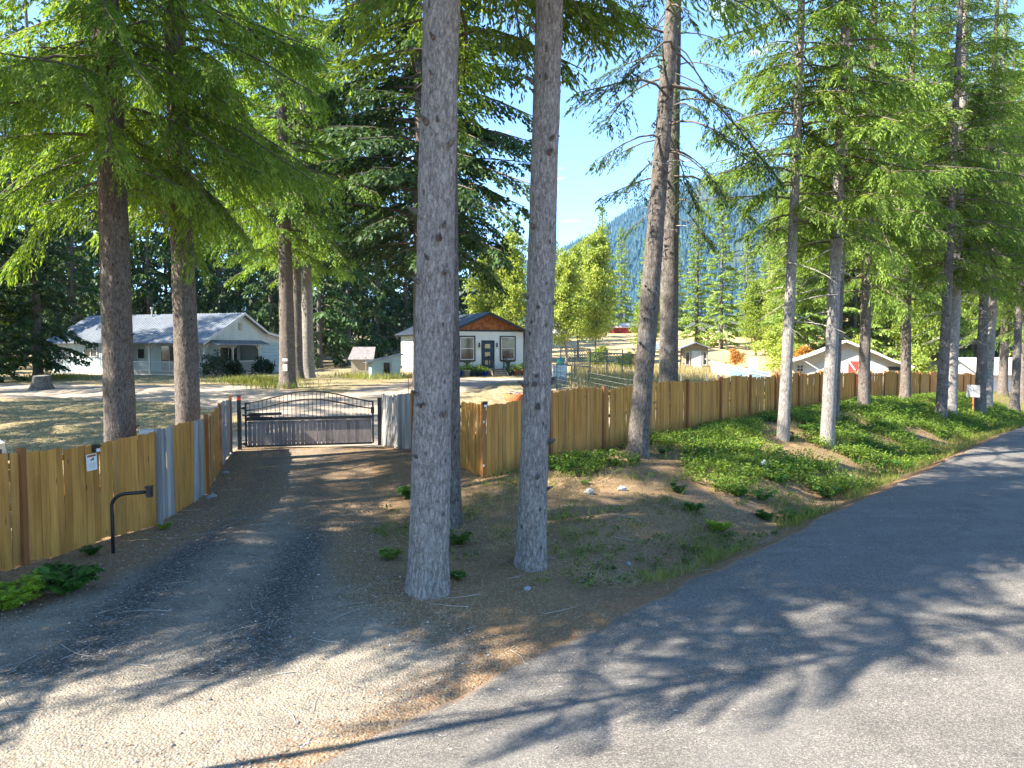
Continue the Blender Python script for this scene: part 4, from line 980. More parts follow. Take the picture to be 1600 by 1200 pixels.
# keypad on its gooseneck post
p = G(177, 866)
kp = empty('keypad_post', p, .12); tag(kp, 'black gooseneck post with entry keypad beside the driveway', 'keypad')
hh = 1.02
pts = [(0, 0, -.15), (0, 0, .4), (0, 0, hh - .22)] + [(.24 - .24 * math.cos(t), 0, hh - .22 + .2 * math.sin(t)) for t in np.linspace(.15, math.pi / 2, 7)] + [(.56, 0, hh)]
MB().tube(pts, .029, 10).build('pole', 'black', kp, True)
MB().box((.60, 0, hh), (.075, .12, .17)).box((.60, -.02, hh + .09), (.10, .16, .015)).build('keypad', 'black', kp)
kb = MB()
for i in range(4):
    for j in range(3): kb.box((.64, -.03 + j * .03, hh + .045 - i * .03), (.006, .02, .018))
kb.build('keys', 'bumper', kp)

# ------------------------------------------------------------------ buildings
def lap_wall(m, x0, x1, z0, z1, y, step=.18, axis_='x', sign=-1, cut=()):
    """lapped boards on a wall; cut: list of openings (a0,a1,z0,z1)"""
    z = z0
    while z < z1 - .01:
        zt = min(z + step, z1); spans = [(x0, x1)]
        for (a0, a1, c0, c1) in cut:
            if zt > c0 + .01 and z < c1 - .01:
                ns = []
                for s0, s1 in spans:
                    if a1 <= s0 or a0 >= s1: ns.append((s0, s1)); continue
                    if s0 < a0: ns.append((s0, a0))
                    if a1 < s1: ns.append((a1, s1))
                spans = ns
        for s0, s1 in spans:
            f0, f1 = y + sign * .022, y + sign * .004
            q = [(s0, f0, z), (s1, f0, z), (s1, f1, zt), (s0, f1, zt)]; u = [(s0, y, z), (s1, y, z), (s1, f0, z), (s0, f0, z)]
            for poly in (q, u): m.face(poly if axis_ == 'x' else [(b, a, c) for a, b, c in poly])
        z = zt
def roof_plane(m, a, b, c, d, t=.06):
    """a-b eave, d-c ridge, with thickness"""
    a, b, c, d = map(Vector, (a, b, c, d)); n = (b - a).cross(d - a).normalized()
    if n.z < 0: n = -n
    lo = [p - n * t for p in (a, b, c, d)]
    m.face([a, b, c, d]); m.face(lo[::-1])
    for i in range(4): m.face([(a, b, c, d)[i], lo[i], lo[(i + 1) % 4], (a, b, c, d)[(i + 1) % 4]])
def ribs(m, a, b, c, d, step=.45, w=.05, h=.035):
    a, b, c, d = map(Vector, (a, b, c, d)); n = (b - a).cross(d - a).normalized()
    if n.z < 0: n = -n
    k = int((b - a).length / step)
    for i in range(k + 1):
        t = i / k; p0 = a + (b - a) * t + n * h * .5; p1 = d + (c - d) * t + n * h * .5; m.span(p0, p1, w, h)
def window(root, c, w, h, axis_='x', frame='white', fw=.07, outer=None, mull=('h',)):
    """window facing -y (axis x) or +x (axis y); c is centre on wall face"""
    rz = 0 if axis_ == 'x' else math.pi / 2
    wr = MB()
    def bx(m, x, z, dx, dz, dy, oy): m.box((x, oy, z), (dx, dy, dz))
    if outer:
        bx(wr, 0, h / 2 + .05, w + .22, .10, .06, -.02); bx(wr, 0, -h / 2 - .05, w + .22, .10, .06, -.02); bx(wr, -w / 2 - .06, 0, .10, h, .06, -.02); bx(wr, w / 2 + .06, 0, .10, h, .06, -.02)
        o = wr.build('window', outer, root, loc=c, rot=(0, 0, rz))
    fr = MB()
    bx(fr, 0, h / 2 - fw / 2, w, fw, .05, -.012); bx(fr, 0, -h / 2 + fw / 2, w, fw, .05, -.012); bx(fr, -w / 2 + fw / 2, 0, fw, h - 2 * fw, .05, -.012); bx(fr, w / 2 - fw / 2, 0, fw, h - 2 * fw, .05, -.012)
    if 'h' in mull: bx(fr, 0, 0, w - 2 * fw, fw * .8, .05, -.013)
    if 'v' in mull: bx(fr, 0, 0, fw * .8, h - 2 * fw, .05, -.013)
    if outer: fr.build('frame', frame, o)
    else: o = fr.build('window', frame, root, loc=c, rot=(0, 0, rz))
    MB().box((0, .012, 0), (w - fw, .012, h - fw)).build('pane', 'glass', o)
    return o

# --- white cabin
FL = on(704.5, 55.0); FL.z = 1.12
cb = empty('cabin', FL, math.atan2(.41, .91)); tag(cb, 'white cabin with black trim, cedar shingle gable and navy door', 'house')
W_, L_, zf, zw, zr = 6.04, 13.5, .55, 3.42, 4.86
fw_cut = [(1.29 - .6, 1.29 + .6, 1.22, 3.02), (4.64 - .6, 4.64 + .6, 1.22, 3.02), (2.99 - .47, 2.99 + .47, .6, 2.66)]
m = MB(); lap_wall(m, 0, W_, zf, zw, 0, cut=fw_cut); m.build('wall', 'siding_white', cb)
m = MB(); lap_wall(m, 0, L_, zf, zw, 0, axis_='y', sign=-1); m.build('wall', 'siding_white', cb)
m = MB(); m.box((W_ - .06, L_ / 2 + .05, (zf + zw) / 2), (.1, L_ - .3, zw - zf)).box((W_ / 2, L_ - .06, (zf + zw) / 2), (W_ - .3, .1, zw - zf)).box((W_ / 2, .45, zf + .02), (W_ - .2, .8, .04)); m.build('wall', 'siding_white', cb)
m = MB().box((W_ / 2, .12, zf / 2 - .1), (W_, .2, zf + .2)).box((.12, L_ / 2, zf / 2 - .1), (.2, L_ - .5, zf + .2)); m.build('foundation', 'concrete', cb)
tr_ = MB()
for x in (.0, W_): tr_.box((x, -.012, (zf + zw) / 2), (.11, .11, zw - zf))
tr_.box((W_ / 2, -.03, zw + .05), (W_ + .1, .07, .13)); tr_.build('corner_trim', 'black', cb)
ov = .45; ex = .48
slope_c = (zr - zw - .1) / (W_ / 2); ze = zw + .1 - slope_c * ex
for side in (0, 1):
    x0 = -ex if side == 0 else W_ + ex
    e0, e1, r1_, r0_ = (x0, -ov, ze), (x0, L_ + .4, ze), (W_ / 2, L_ + .4, zr), (W_ / 2, -ov, zr)
    m = MB(); roof_plane(m, e0, e1, r1_, r0_, .09); ribs(m, e0, e1, r1_, r0_, .42); rf = m.build('roof', 'roof_dark', cb)
    m = MB(); m.span(Vector(e0) + Vector((0, -.02, -.08)), Vector(r0_) + Vector((0, -.02, -.08)), .05, .2); m.span(Vector(e0) + Vector((0, 0, -.08)), Vector(e1) + Vector((0, 0, -.08)), .05, .16); m.build('fascia', 'black', rf)
    if side == 0:
        for (yy, tt) in ((6.6, .34), (8.2, .36)):
            MB().box((x0 + (W_ / 2 + ex) * tt, yy, ze + slope_c * (W_ / 2 + ex) * tt + .1), (.3, .3, .16)).build('roof_vent', 'black', rf)
        MB().box((x0 + (W_ / 2 + ex) * .8, 3.4, ze + slope_c * (W_ / 2 + ex) * .8 + .06), (.5, .8, .07), ry=-math.atan(slope_c)).build('skylight', 'black', rf)
# gable with rows of cedar shingles
m = MB(); m.face([(0, .02, zw + .1), (W_, .02, zw + .1), (W_ / 2, .02, zr - .05)]); gm = m.build('gable', 'shingle', cb)
row = 0; z = zw + .12
sh_me = MB().box((0, 0, .1), (1, .02, .2)).mesh('shingle'); sh_me.materials.append(M['shingle'])
while z < zr - .22:
    hwid = (zr - .06 - z - .18) / slope_c; x = W_ / 2 - hwid + rnd.uniform(0, .05)
    while x < W_ / 2 + hwid - .1:
        w = rnd.uniform(.13, .26); put('shingle', sh_me, None, gm, (x + w / 2, -.002 - rnd.uniform(0, .006), z - rnd.uniform(0, .02)), (.06, 0, 0), (w - .012, 1, 1)); x += w
    z += .185; row += 1
for x in (1.29, 4.64):
    window(cb, (x, -.02, 2.12), 1.12, 1.72, outer='black', fw=.07)
    m = MB(); m.face([(x - .28, -.1, 1.13), (x + .28, -.1, 1.13), (x + .09, -.1, .92), (x - .09, -.1, .92)]); m.box((x, -.1, .80), (.16, .12, .28)).box((x, -.12, 1.15), (.62, .16, .05)); m.box((x, -.1, .62), (.26, .1, .1)); m.build('window_bracket', 'black', cb)
dr = MB().box((2.99, .02, 1.63), (.92, .06, 2.04)).build('door', 'blue_door', cb)
for z in (1.05, 1.68, 2.3): MB().box((2.99 - .04, -.02, z), (.42, .03, .32)).build('door_light', 'amber_glass', dr)
MB().tube([(3.36, -.05, 1.55), (3.36, -.05, 1.72)], .02, 8).build('handle', 'black', dr)
m = MB().box((2.99 - .5, -.02, 1.63), (.07, .08, 2.08)).box((2.99 + .5, -.02, 1.63), (.07, .08, 2.08)).box((2.99, -.02, 2.70), (1.07, .08, .07)); m.build('door_frame', 'black', cb)
for x in (2.27, 3.72):
    ln = MB().tube([(x, -.10, 2.22), (x, -.10, 2.56)], [.07, .05], 8).box((x, -.05, 2.5), (.05, .1, .1)).build('wall_lantern', 'black', cb)
    MB().lathe([(.02, -.1), (.06, -.04), (.055, .06)], 8, (x, -.10, 2.16)).build('bulb_glass', 'lens', ln)
st_ = empty('porch_steps', cb.matrix_world @ Vector((0, 0, 0))); bpy.context.view_layer.update()
st_.location = cb.matrix_world @ Vector((3.5, -.2, 0)); st_.rotation_euler = cb.rotation_euler; tag(st_, 'wooden porch steps with dark handrails below the navy door', 'steps')
for i in range(4): MB().box((.0, -1.15 + i * .27, .14 + i * .145), (1.25, .28, .045)).build('tread', 'old_wood', st_)
MB().box((-.6, -.75, .3), (.05, 1.1, .2), rx=.49).box((.6, -.75, .3), (.05, 1.1, .2), rx=.49).build('stringer', 'old_wood', st_)
MB().box((-.35, -.1, .56), (2.3, .5, .06)).build('landing', 'old_wood', st_)
for x in (-.62, .62):
    for y, z in ((-1.2, .0), (-.25, .5)): MB().box((x, y, z + .55), (.08, .08, 1.05)).build('handrail_post', 'black', st_)
    MB().span((x, -1.25, 1.05), (x, -.2, 1.55), .06, .08).build('handrail', 'black', st_)
# pots in front of the cabin
def leafball(g, n, r, ls, c=(0, 0, 0), flat=.8):
    p = g.normal(0, r * .5, (n, 3)) * np.array((1, 1, flat)) + np.array(c)
    return blades(p, g.normal(0, 1, (n, 3)) + np.array((0, 0, .5)), g.normal(0, 1, (n, 3)), ls * g.uniform(.7, 1.3, n), ls * .3 * np.ones(n), .05)
gp = np.random.default_rng(3)
pot_defs = [(.35, -.8, .28, 'blue_pot', 'cobalt blue pot at the end of the planter row'), (.95, -.75, .34, 'concrete', 'pale round planter below the first cabin window'), (1.5, -.7, .26, 'green_pot', 'dark green pot below the first cabin window'), (2.0, -.72, .3, 'green_pot', 'dark green pot nearest the navy door'),
            (2.45, -.7, .25, 'blue_pot', 'small blue pot beside the porch steps'), (4.45, -.8, .28, 'green_pot', 'dark pot just past the porch steps'), (5.0, -.8, .3, 'terracotta', 'terracotta pot below the second cabin window'), (5.6, -.9, .3, 'terracotta', 'large terracotta pot at the cabin corner')]
for (x, y, r, mt, lab) in pot_defs:
    w = cb.matrix_world @ Vector((x, y, 0)); o = empty('plant_pot', (w.x, w.y, hz(w.x, w.y))); tag(o, lab, 'pot', 'pots along the cabin front')
    MB().lathe([(0, 0), (r * .65, 0), (r, r * 1.3), (r * 1.08, r * 1.32), (r * 1.08, r * 1.45), (r * .92, r * 1.45), (r * .9, r * 1.2), (0, r * 1.2)], 14).build('pot', mt, o, True)
    V, F = leafball(gp, 130, r * 1.2, .16, (0, 0, r * 1.9)); put('plant', np_mesh('pot_plant', V, F), rnd.choice(('decid_mid', 'salal', 'fern')), o)
w = cb.matrix_world @ Vector((6.15, -1.4, 0)); ch = empty('garden_chair', (w.x, w.y, hz(w.x, w.y)), .9); tag(ch, 'small tan wooden garden chair at the cabin corner', 'chair')
MB().box((0, 0, .40), (.5, .48, .04)).build('seat', 'cedar', ch); MB().box((0, .24, .68), (.5, .04, .5), rx=-.2).build('backrest', 'cedar', ch)
for x in (-.22, .22):
    for y in (-.2, .2): MB().box((x, y, .19), (.05, .05, .4)).build('leg', 'cedar', ch)

# --- long metal-roofed house
C0 = on(320, 56.0); C0.z = 1.05
hs = empty('house', C0, math.atan2(-.344, .939)); tag(hs, 'long pale blue house with galvanised metal roof and lattice porch', 'house')
HL, ze1, zr1 = 16.0, 2.75, 5.05
def boards(m, x0, x1, z0, z1, y, step=.3):
    x = x0
    m.box(((x0 + x1) / 2, y + .04, (z0 + z1) / 2), (x1 - x0, .06, z1 - z0))
    while x < x1: m.box((x, y, (z0 + z1) / 2), (.04, .03, z1 - z0)); x += step
m = MB(); boards(m, -HL, -9.6, .25, ze1, 0); m.build('wall', 'siding_house', hs)
m = MB(); m.box((-4.9, 1.9, 1.5), (9.4, .12, 2.5)).box((-9.6, .95, 1.5), (.12, 1.9, 2.5)).box((-1.85, 4.0, 1.5), (.12, 4.2, 2.5)); m.build('porch_wall', 'siding_house', hs)
m = MB(); m.box((-HL + .05, 5.5, 1.5), (.1, 10.8, 2.5)).box((-8, 12.0, 1.4), (16, .1, 2.3)).box((-.9, 6.35, 1.5), (1.9, .1, 2.5)); m.build('wall', 'siding_house', hs)
# gable end wall above the porch roof and the garage
m = MB(); gx0 = 0.0
prof = [(0.05, 2.62), (0.05, 2.7), (4.1, 4.95), (7.0, 3.45), (12.2, 2.62)]
m.face([(gx0, y, z) for y, z in prof]); m.face([(gx0 - .1, y, z) for y, z in prof][::-1]); m.build('gable', 'siding_house', hs)
m = MB()
z = .12
while z < 2.6: m.box((-.03, 9.25, z + .14), (.08, 5.7, .27)); z += .285
m.build('garage_wall', 'pale_blue', hs)
MB().box((.03, 4.0, 3.95), (.05, .34, .62)).build('gable_vent', 'old_wood', hs)
sec = [(-.55, ze1 - .14), (4.1, zr1), (7.0, 3.52), (12.7, 2.6)]
for i, ((y0, z0), (y1, z1)) in enumerate(zip(sec[:-1], sec[1:])):
    m = MB(); a, b, c, d = (-HL - .4, y0, z0), (.45, y0, z0), (.45, y1, z1), (-HL - .4, y1, z1)
    roof_plane(m, a, b, c, d, .07); ribs(m, a, b, c, d, .30, .06, .03); rf = m.build('roof', 'roof_metal', hs)
    if i == 0:
        sc_ = MB()
        for k in range(5):
            for q in range(27):
                t = .12 + k * .18; sc_.box((-HL + q * .6 + .15, y0 + (y1 - y0) * t, z0 + (z1 - z0) * t + .02), (.16, .1, .03), rx=math.atan2(z1 - z0, y1 - y0))
        tag(sc_.build('screw_rows', 'roof_old', rf), kind='stuff')
    MB().span((.46, y0, z0 - .08), (.46, y1, z1 - .08), .04, .16).build('barge_board', 'white', rf)
MB().tube([(-8.9, 3.7, 4.6), (-8.9, 3.7, 5.55)], .07, 10).tube([(-8.9, 3.7, 5.5), (-8.9, 3.7, 5.66)], .13, 10).build('stove_pipe', 'wire', hs)
# porch roof on the gable end, posts with Y braces, lattice railing, deck
m = MB(); roof_plane(m, (1.0, .2, 2.5), (1.0, 6.4, 2.5), (-.05, 6.4, 2.85), (-.05, .2, 2.85), .06); ribs(m, (1.0, .2, 2.5), (1.0, 6.4, 2.5), (-.05, 6.4, 2.85), (-.05, .2, 2.85), .35); m.build('porch_roof', 'roof_metal', hs)
def ypost(x, y, along):
    m = MB().box((x, y, 1.45), (.12, .12, 2.35)); dx, dy_ = (1, 0) if along == 'x' else (0, 1)
    for s in (-1, 1): m.span((x, y, 2.05), (x + dx * s * .45, y + dy_ * s * .45, 2.55), .08)
    m.build('porch_post', 'white', hs)
for x in (-9.5, -5.4, -.02): ypost(x, 0, 'x')
for y in (3.1, 6.2): ypost(-.02, y, 'y')
lat = MB()
def lattice(m, p0, p1, z0, z1, step=.16, w=.03):
    p0, p1 = Vector(p0), Vector(p1); L = (p1 - p0).length; u = (p1 - p0) / L; h = z1 - z0
    off = Vector((-u.y, u.x, 0)) * .008
    for sgn in (1, -1):
        k = -h
        while k < L:
            a0, a1 = max(k, 0), min(k + h, L)
            za, zb = z0 + (a0 - k), z0 + (a1 - k)
            if sgn < 0: za, zb = z1 - (a0 - k), z1 - (a1 - k)
            if a1 - a0 > .02: m.span(p0 + u * a0 + Vector((0, 0, za)) + off * sgn, p0 + u * a1 + Vector((0, 0, zb)) + off * sgn, .012, w)
            k += step
    for z in (z0, z1): m.span(p0 + Vector((0, 0, z)), p1 + Vector((0, 0, z)), .07, .07)
lattice(lat, (-9.4, 0, 0), (-5.5, 0, 0), .42, 1.15); lattice(lat, (-5.3, 0, 0), (-.1, 0, 0), .42, 1.15); lattice(lat, (-.02, .1, 0), (-.02, 3.0, 0), .42, 1.15); lattice(lat, (-.02, 3.2, 0), (-.02, 6.1, 0), .42, 1.15)
lat.build('lattice_railing', 'white', hs)
MB().box((-4.8, .95, .27), (9.5, 1.9, .12)).box((-.95, 4.1, .26), (1.8, 4.4, .12)).build('porch_deck', 'old_wood', hs)
MB().box((-4.8, .03, .05), (9.6, .04, .3)).box((-.03, 3.1, .05), (.04, 6.2, .3)).box((-12.8, -.02, .1), (6.4, .05, .3)).build('skirting', 'white', hs)
window(hs, (-11.6, -.03, 1.85), 1.5, .75, mull=('v',)); window(hs, (-8.2, 1.82, 1.75), .85, .9, mull=()); window(hs, (-2.6, 1.82, 1.6), 1.1, 1.2, mull=('v',))
window(hs, (-1.77, 4.6, 1.55), 2.2, 1.5, axis_='y', mull=('v',))
d_ = MB().box((-5.2, 1.81, 1.35), (1.7, .06, 2.05)).build('door', 'glass', hs); MB().box((-5.2, 1.79, 1.35), (.06, .06, 2.05)).box((-6.08, 1.79, 1.35), (.07, .08, 2.1)).box((-4.32, 1.79, 1.35), (.07, .08, 2.1)).build('frame', 'white', d_)

# --- two small sheds between the houses
sA = empty('shed', on(569, 62), .12); sA.location.z = 1.15; sA.scale = (.85, .85, .8); tag(sA, 'old grey shed with patchy weathered roof', 'shed')
m = MB(); roof_plane(m, (-1.5, -.9, 1.45), (1.0, -.9, 1.45), (1.1, .6, 2.75), (-1.1, .6, 2.75), .06); m.build('roof', 'roof_old', sA)
MB().box((-.2, .1, .7), (2.0, 1.5, 1.4)).build('wall', 'old_wood', sA); MB().box((.25, -.98, .85), (.1, .1, 1.7)).build('post', 'old_wood', sA)
sB = empty('shed', on(601, 52), .3); sB.location.z = 1.12; tag(sB, 'small pale blue shed with slanted roof beside the cabin', 'shed')
m = MB(); m.face([(-1, -.8, 0), (1, -.8, 0), (1, -.8, 1.62), (-1, -.8, 1.2)]); m.face([(-1, .9, 0), (-1, -.8, 0), (-1, -.8, 1.2), (-1, .9, 1.2)]); m.face([(1, -.8, 0), (1, .9, 0), (1, .9, 1.62), (1, -.8, 1.62)]); m.face([(1, .9, 0), (-1, .9, 0), (-1, .9, 1.2), (1, .9, 1.62)])
m.build('wall', 'pale_blue', sB)
m = MB(); roof_plane(m, (-1.35, -1.05, 1.18), (-1.35, 1.1, 1.18), (1.25, 1.1, 1.76), (1.25, -1.05, 1.76), .05); ribs(m, (-1.35, -1.05, 1.18), (-1.35, 1.1, 1.18), (1.25, 1.1, 1.76), (1.25, -1.05, 1.76), .3); m.build('roof', 'roof_metal', sB)
window(sB, (.05, -.82, .78), .42, .75, frame='black', fw=.05, mull=('h', 'v')); MB().box((.62, -.83, .7), (.5, .03, 1.15)).build('door', 'pale_blue', sB)

# --- garden shed, boards fence, barns beyond the field
sC = empty('shed', on(1086, 64), -.15); tag(sC, 'small weathered tan shed with gable roof and pale door in the field', 'shed')
zb = 1.16 - sC.location.z; sC.location.z = 1.05
m = MB(); m.box((0, 1.2, 1.1), (2.2, 2.3, 2.2)); m.face([(-1.1, .04, 2.2), (1.1, .04, 2.2), (0, .04, 2.62)]); m.build('wall', 'tan', sC)
bd = MB()
for i in range(8): bd.box((rnd.uniform(-.02, .02) + (-.95 if i % 2 else .95), .03, .2 + i * .26), (.26, .04, .14))
bd.build('stone_trim', 'old_wood', sC)
for s in (-1, 1):
    m = MB(); roof_plane(m, (s * 1.6, -.5, 2.08), (s * 1.6, 2.7, 2.08), (0, 2.7, 2.72), (0, -.5, 2.72), .07); m.build('roof', 'roof_metal', sC)
MB().box((.1, .0, 1.0), (.85, .06, 1.95)).build('door', 'white', sC)
for x in (-.65, .82): window(sC, (x, .02, 1.3), .4, 1.2, fw=.06, mull=())
m = MB(); roof_plane(m, (-4.6, .3, 2.1), (-1.6, .3, 2.1), (-1.6, 2.5, 2.6), (-4.6, 2.5, 2.6), .06); m.box((-4.4, .4, 1.0), (.1, .1, 2.1)).build('lean_to', 'roof_metal', sC)
bf = empty('board_fence', on(1112, 60)); tag(bf, 'white panelled board fence beside the tan shed, most panels coloured as shaded', 'fence')
o0 = Vector(bf.location); ptsb = [on(1112, 60), on(1138, 58.5), on(1171, 57), on(1203, 56)]
for i, (a, b) in enumerate(zip(ptsb[:-1], ptsb[1:])):
    a, b = a - o0, b - o0; L = (b - a).length; mt = 'board_white' if i == 0 else 'board_shaded'
    nn = 12
    for k in range(nn):
        p = a + (b - a) * ((k + .5) / nn); put('board', MB().box((0, 0, .6), (L / nn - .006, .025, 1.2)).mesh('board'), mt, bf, p, (0, 0, math.atan2((b - a).y, (b - a).x)))
    for z in (1.22, .98): MB().span(a + Vector((0, -.04, z)), b + Vector((0, -.04, z)), .05, .08).build('rail', 'white', bf)
for p in ptsb: MB().box(p - o0 + Vector((0, 0, .68)), (.13, .13, 1.36)).build('post', 'white', bf)
MB().box(ptsb[3] - o0 + Vector((-.9, 1.2, 1.2)), (.7, .1, 2.4)).build('gate_panel', 'white', bf)

zD = 0.3
bD = empty('barn', Vector((X_at(1320, 58), 58, zD)), -.36); tag(bD, 'cream white barn with flared roof and red crossed door', 'barn')
prf = [(-4.15, 1.95), (-3.3, 2.2), (-2.2, 2.62), (0, 3.58), (2.2, 2.62), (3.3, 2.08), (4.5, 1.65)]
m = MB()
for s in (-1, 1): m.face([(x, .0, z - .06) for x, z in prf] + [(4.5, 0, -.6), (-4.15, 0, -.6)]) if s < 0 else m.face([(x, 6, z - .06) for x, z in prf] + [(4.5, 6, -.6), (-4.15, 6, -.6)])
m.face([(-4.15, 0, -.6), (-4.15, 6, -.6), (-4.15, 6, 1.9), (-4.15, 0, 1.9)]); m.face([(4.5, 0, -.6), (4.5, 6, -.6), (4.5, 6, 1.6), (4.5, 0, 1.6)]); m.build('wall', 'cream', bD)
m = MB(); m.face([(-3.1, -.03, -.5), (2.9, -.03, -.5), (2.9, -.03, 1.7), (.9, -.03, 2.6), (.2, -.03, 2.95), (-.4, -.03, 2.7), (-1.9, -.03, 1.7), (-3.1, -.03, 1.3)]); m.build('front_panel', 'barn_white', bD)
for (x0, z0), (x1, z1) in zip(prf[:-1], prf[1:]):
    m = MB(); e0 = (x0 - (.25 if x0 < -4 else 0), -.7, z0 - (.08 if x0 < -4 else 0)); e1 = (x1 + (.25 if x1 > 4 else 0), -.7, z1 - (.08 if x1 > 4 else 0))
    roof_plane(m, e0, (e0[0], 6.4, e0[2]), (e1[0], 6.4, e1[2]), e1, .07); rf = m.build('roof', 'barn_roof', bD)
    MB().span((e0[0], -.72, e0[2] - .06), (e1[0], -.72, e1[2] - .06), .05, .17).build('barge_board', 'barn_white', rf)
d_ = MB().box((.85, -.07, 1.0), (1.25, .05, 1.95)).build('door', 'barn_red', bD)
MB().span((.25, -.11, 1.95), (1.45, -.11, .1), .03, .1).span((.25, -.115, .1), (1.45, -.115, 1.95), .03, .1).box((.85, -.11, 1.98), (1.3, .03, .08)).build('cross_brace', 'barn_white', d_)
window(bD, (-3.3, -.05, 1.35), .55, .6, mull=('h', 'v')); MB().box((3.5, -.05, 1.4), (.9, .06, .28)).build('hatch', 'black', bD)
MB().span((-3.9, -.6, .9), (-4.3, -.6, 1.85), .07).span((-3.2, -.6, 2.1), (-1.7, -.4, 1.1), .06).build('roof_brace', 'barn_white', bD)

bE = empty('long_building', Vector((X_at(1532, 66), 66, -1.35)), .04); tag(bE, 'long low white building with plain white metal roof by the road', 'building')
m = MB(); m.box((9, 3, .9), (17.5, 5.6, 3.0)); m.face([(.25, .2, 2.4), (.25, 5.8, 2.4), (.25, 3, 3.55)]); m.build('wall', 'barn_white', bE)
for y0, s in ((-.5, 0), (6.5, 1)):
    m = MB(); roof_plane(m, (-.3, y0, 2.2), (18.5, y0, 2.2), (18.5, 3, 3.7), (-.3, 3, 3.7), .08); ribs(m, (-.3, y0, 2.2), (18.5, y0, 2.2), (18.5, 3, 3.7), (-.3, 3, 3.7), .5, .05, .03); m.build('roof', 'barn_white', bE)
MB().box((6, .18, 1.5), (2.2, .06, .8)).build('window', 'glass', bE)

rb = empty('barn', on(980, 150), .05); rb.location.z = 5.1; tag(rb, 'far red barn with pale roof on the golden slope', 'barn')
m = MB(); m.box((0, 2, 1.1), (6.4, 4, 2.3)); m.build('wall', 'barn_red', rb)
for s in (0, 1):
    y0 = -.4 if s == 0 else 4.4
    m = MB(); roof_plane(m, (-3.6, y0, 2.05), (3.6, y0, 2.05), (3.6, 2, 3.0), (-3.6, 2, 3.0), .08); m.build('roof', 'barn_roof', rb)
for x in (-2.0, .2, 2.3): MB().box((x, -.03, .85), (1.4, .06, 1.7)).build('door', 'barn_red', rb)
wh = empty('house', on(886, 140), .2); wh.location.z = 4.2; tag(wh, 'far white house glimpsed between the leafy trees', 'house')
MB().box((0, 2, 1.4), (5, 5, 2.8)).build('wall', 'barn_white', wh)
for s in (-1, 1):
    m = MB(); roof_plane(m, (s * 2.9, -.7, 2.7), (s * 2.9, 4.8, 2.7), (0, 4.8, 4.2), (0, -.7, 4.2), .1); m.build('roof', 'roof_metal', wh)
window(wh, (-1, -.52, 1.5), .9, 1.1); window(wh, (1.2, -.52, 1.5), .9, 1.1)

# ------------------------------------------------------------------ garden fence of posts, wire and lattice
wf = empty('garden_fence', on(868, 40)); o0 = Vector(wf.location); tag(wf, 'thin wire garden fence on dark posts in the dry grass', 'fence')
wp = [on(px, Y) for px, Y in ((870, 41), (893, 40), (920, 38.5), (948, 37.5), (980, 36.5), (1012, 36), (1064, 40), (1104, 42), (1122, 42), (1158, 43), (1190, 44))]
for i, p in enumerate(wp):
    MB().box((0, 0, .75), (.045, .045, 1.6)).box((0, 0, 1.5), (.055, .055, .1)).build('post', 't_post' if i < 6 else 'wire', wf, loc=p - o0)
wr = MB()
for a, b in zip(wp[:-1], wp[1:]):
    for z in (.2, .45, .7, .95, 1.2, 1.45): wr.span(a - o0 + Vector((0, 0, z)), b - o0 + Vector((0, 0, z)), .006)
wr.build('wire', 'wire', wf)
tl = empty('trellis', on(874, 50)); o0 = Vector(tl.location); tag(tl, 'diamond lattice trellis panels behind the dry grass', 'trellis')
tp = [on(px, Y) for px, Y in ((876, 50), (898, 50), (922, 49), (948, 50), (972, 50), (1002, 49))]
for i, (a, b) in enumerate(zip(tp[:-1], tp[1:])):
    m = MB(); zt = 2.15 - (.25 if i > 1 else 0); lattice(m, a - o0, b - o0, 1.3 if i > 1 else .95, zt, .2, .028); m.build('lattice_panel', 'lattice', tl)
for p in tp: MB().box((0, 0, 1.05), (.08, .08, 2.2)).build('post', 'lattice', tl, loc=p - o0)
tk2 = empty('water_tank', on(874, 50), .1); tk2.scale = (.85, .85, .85); tag(tk2, 'milky white caged water tank with teal barrel on top', 'tank')
MB().box((0, 0, .62), (1.0, 1.0, 1.0)).build('tank', 'tank', tk2)
m = MB()
for x in (-.52, 0, .52): m.box((x, -.52, .62), (.03, .03, 1.1))
for z in (.2, .6, 1.0): m.box((0, -.525, z), (1.08, .03, .03)).box((-.525, 0, z), (.03, 1.08, .03))
m.box((0, 0, .06), (1.1, 1.1, .12)); m.build('cage', 'wire', tk2)
MB().lathe([(0, 1.12), (.30, 1.12), (.32, 1.3), (.31, 1.55), (.2, 1.66), (.08, 1.7), (.08, 1.78), (0, 1.78)], 14, (.08, 0, 0)).build('barrel', 'teal', tk2, True)

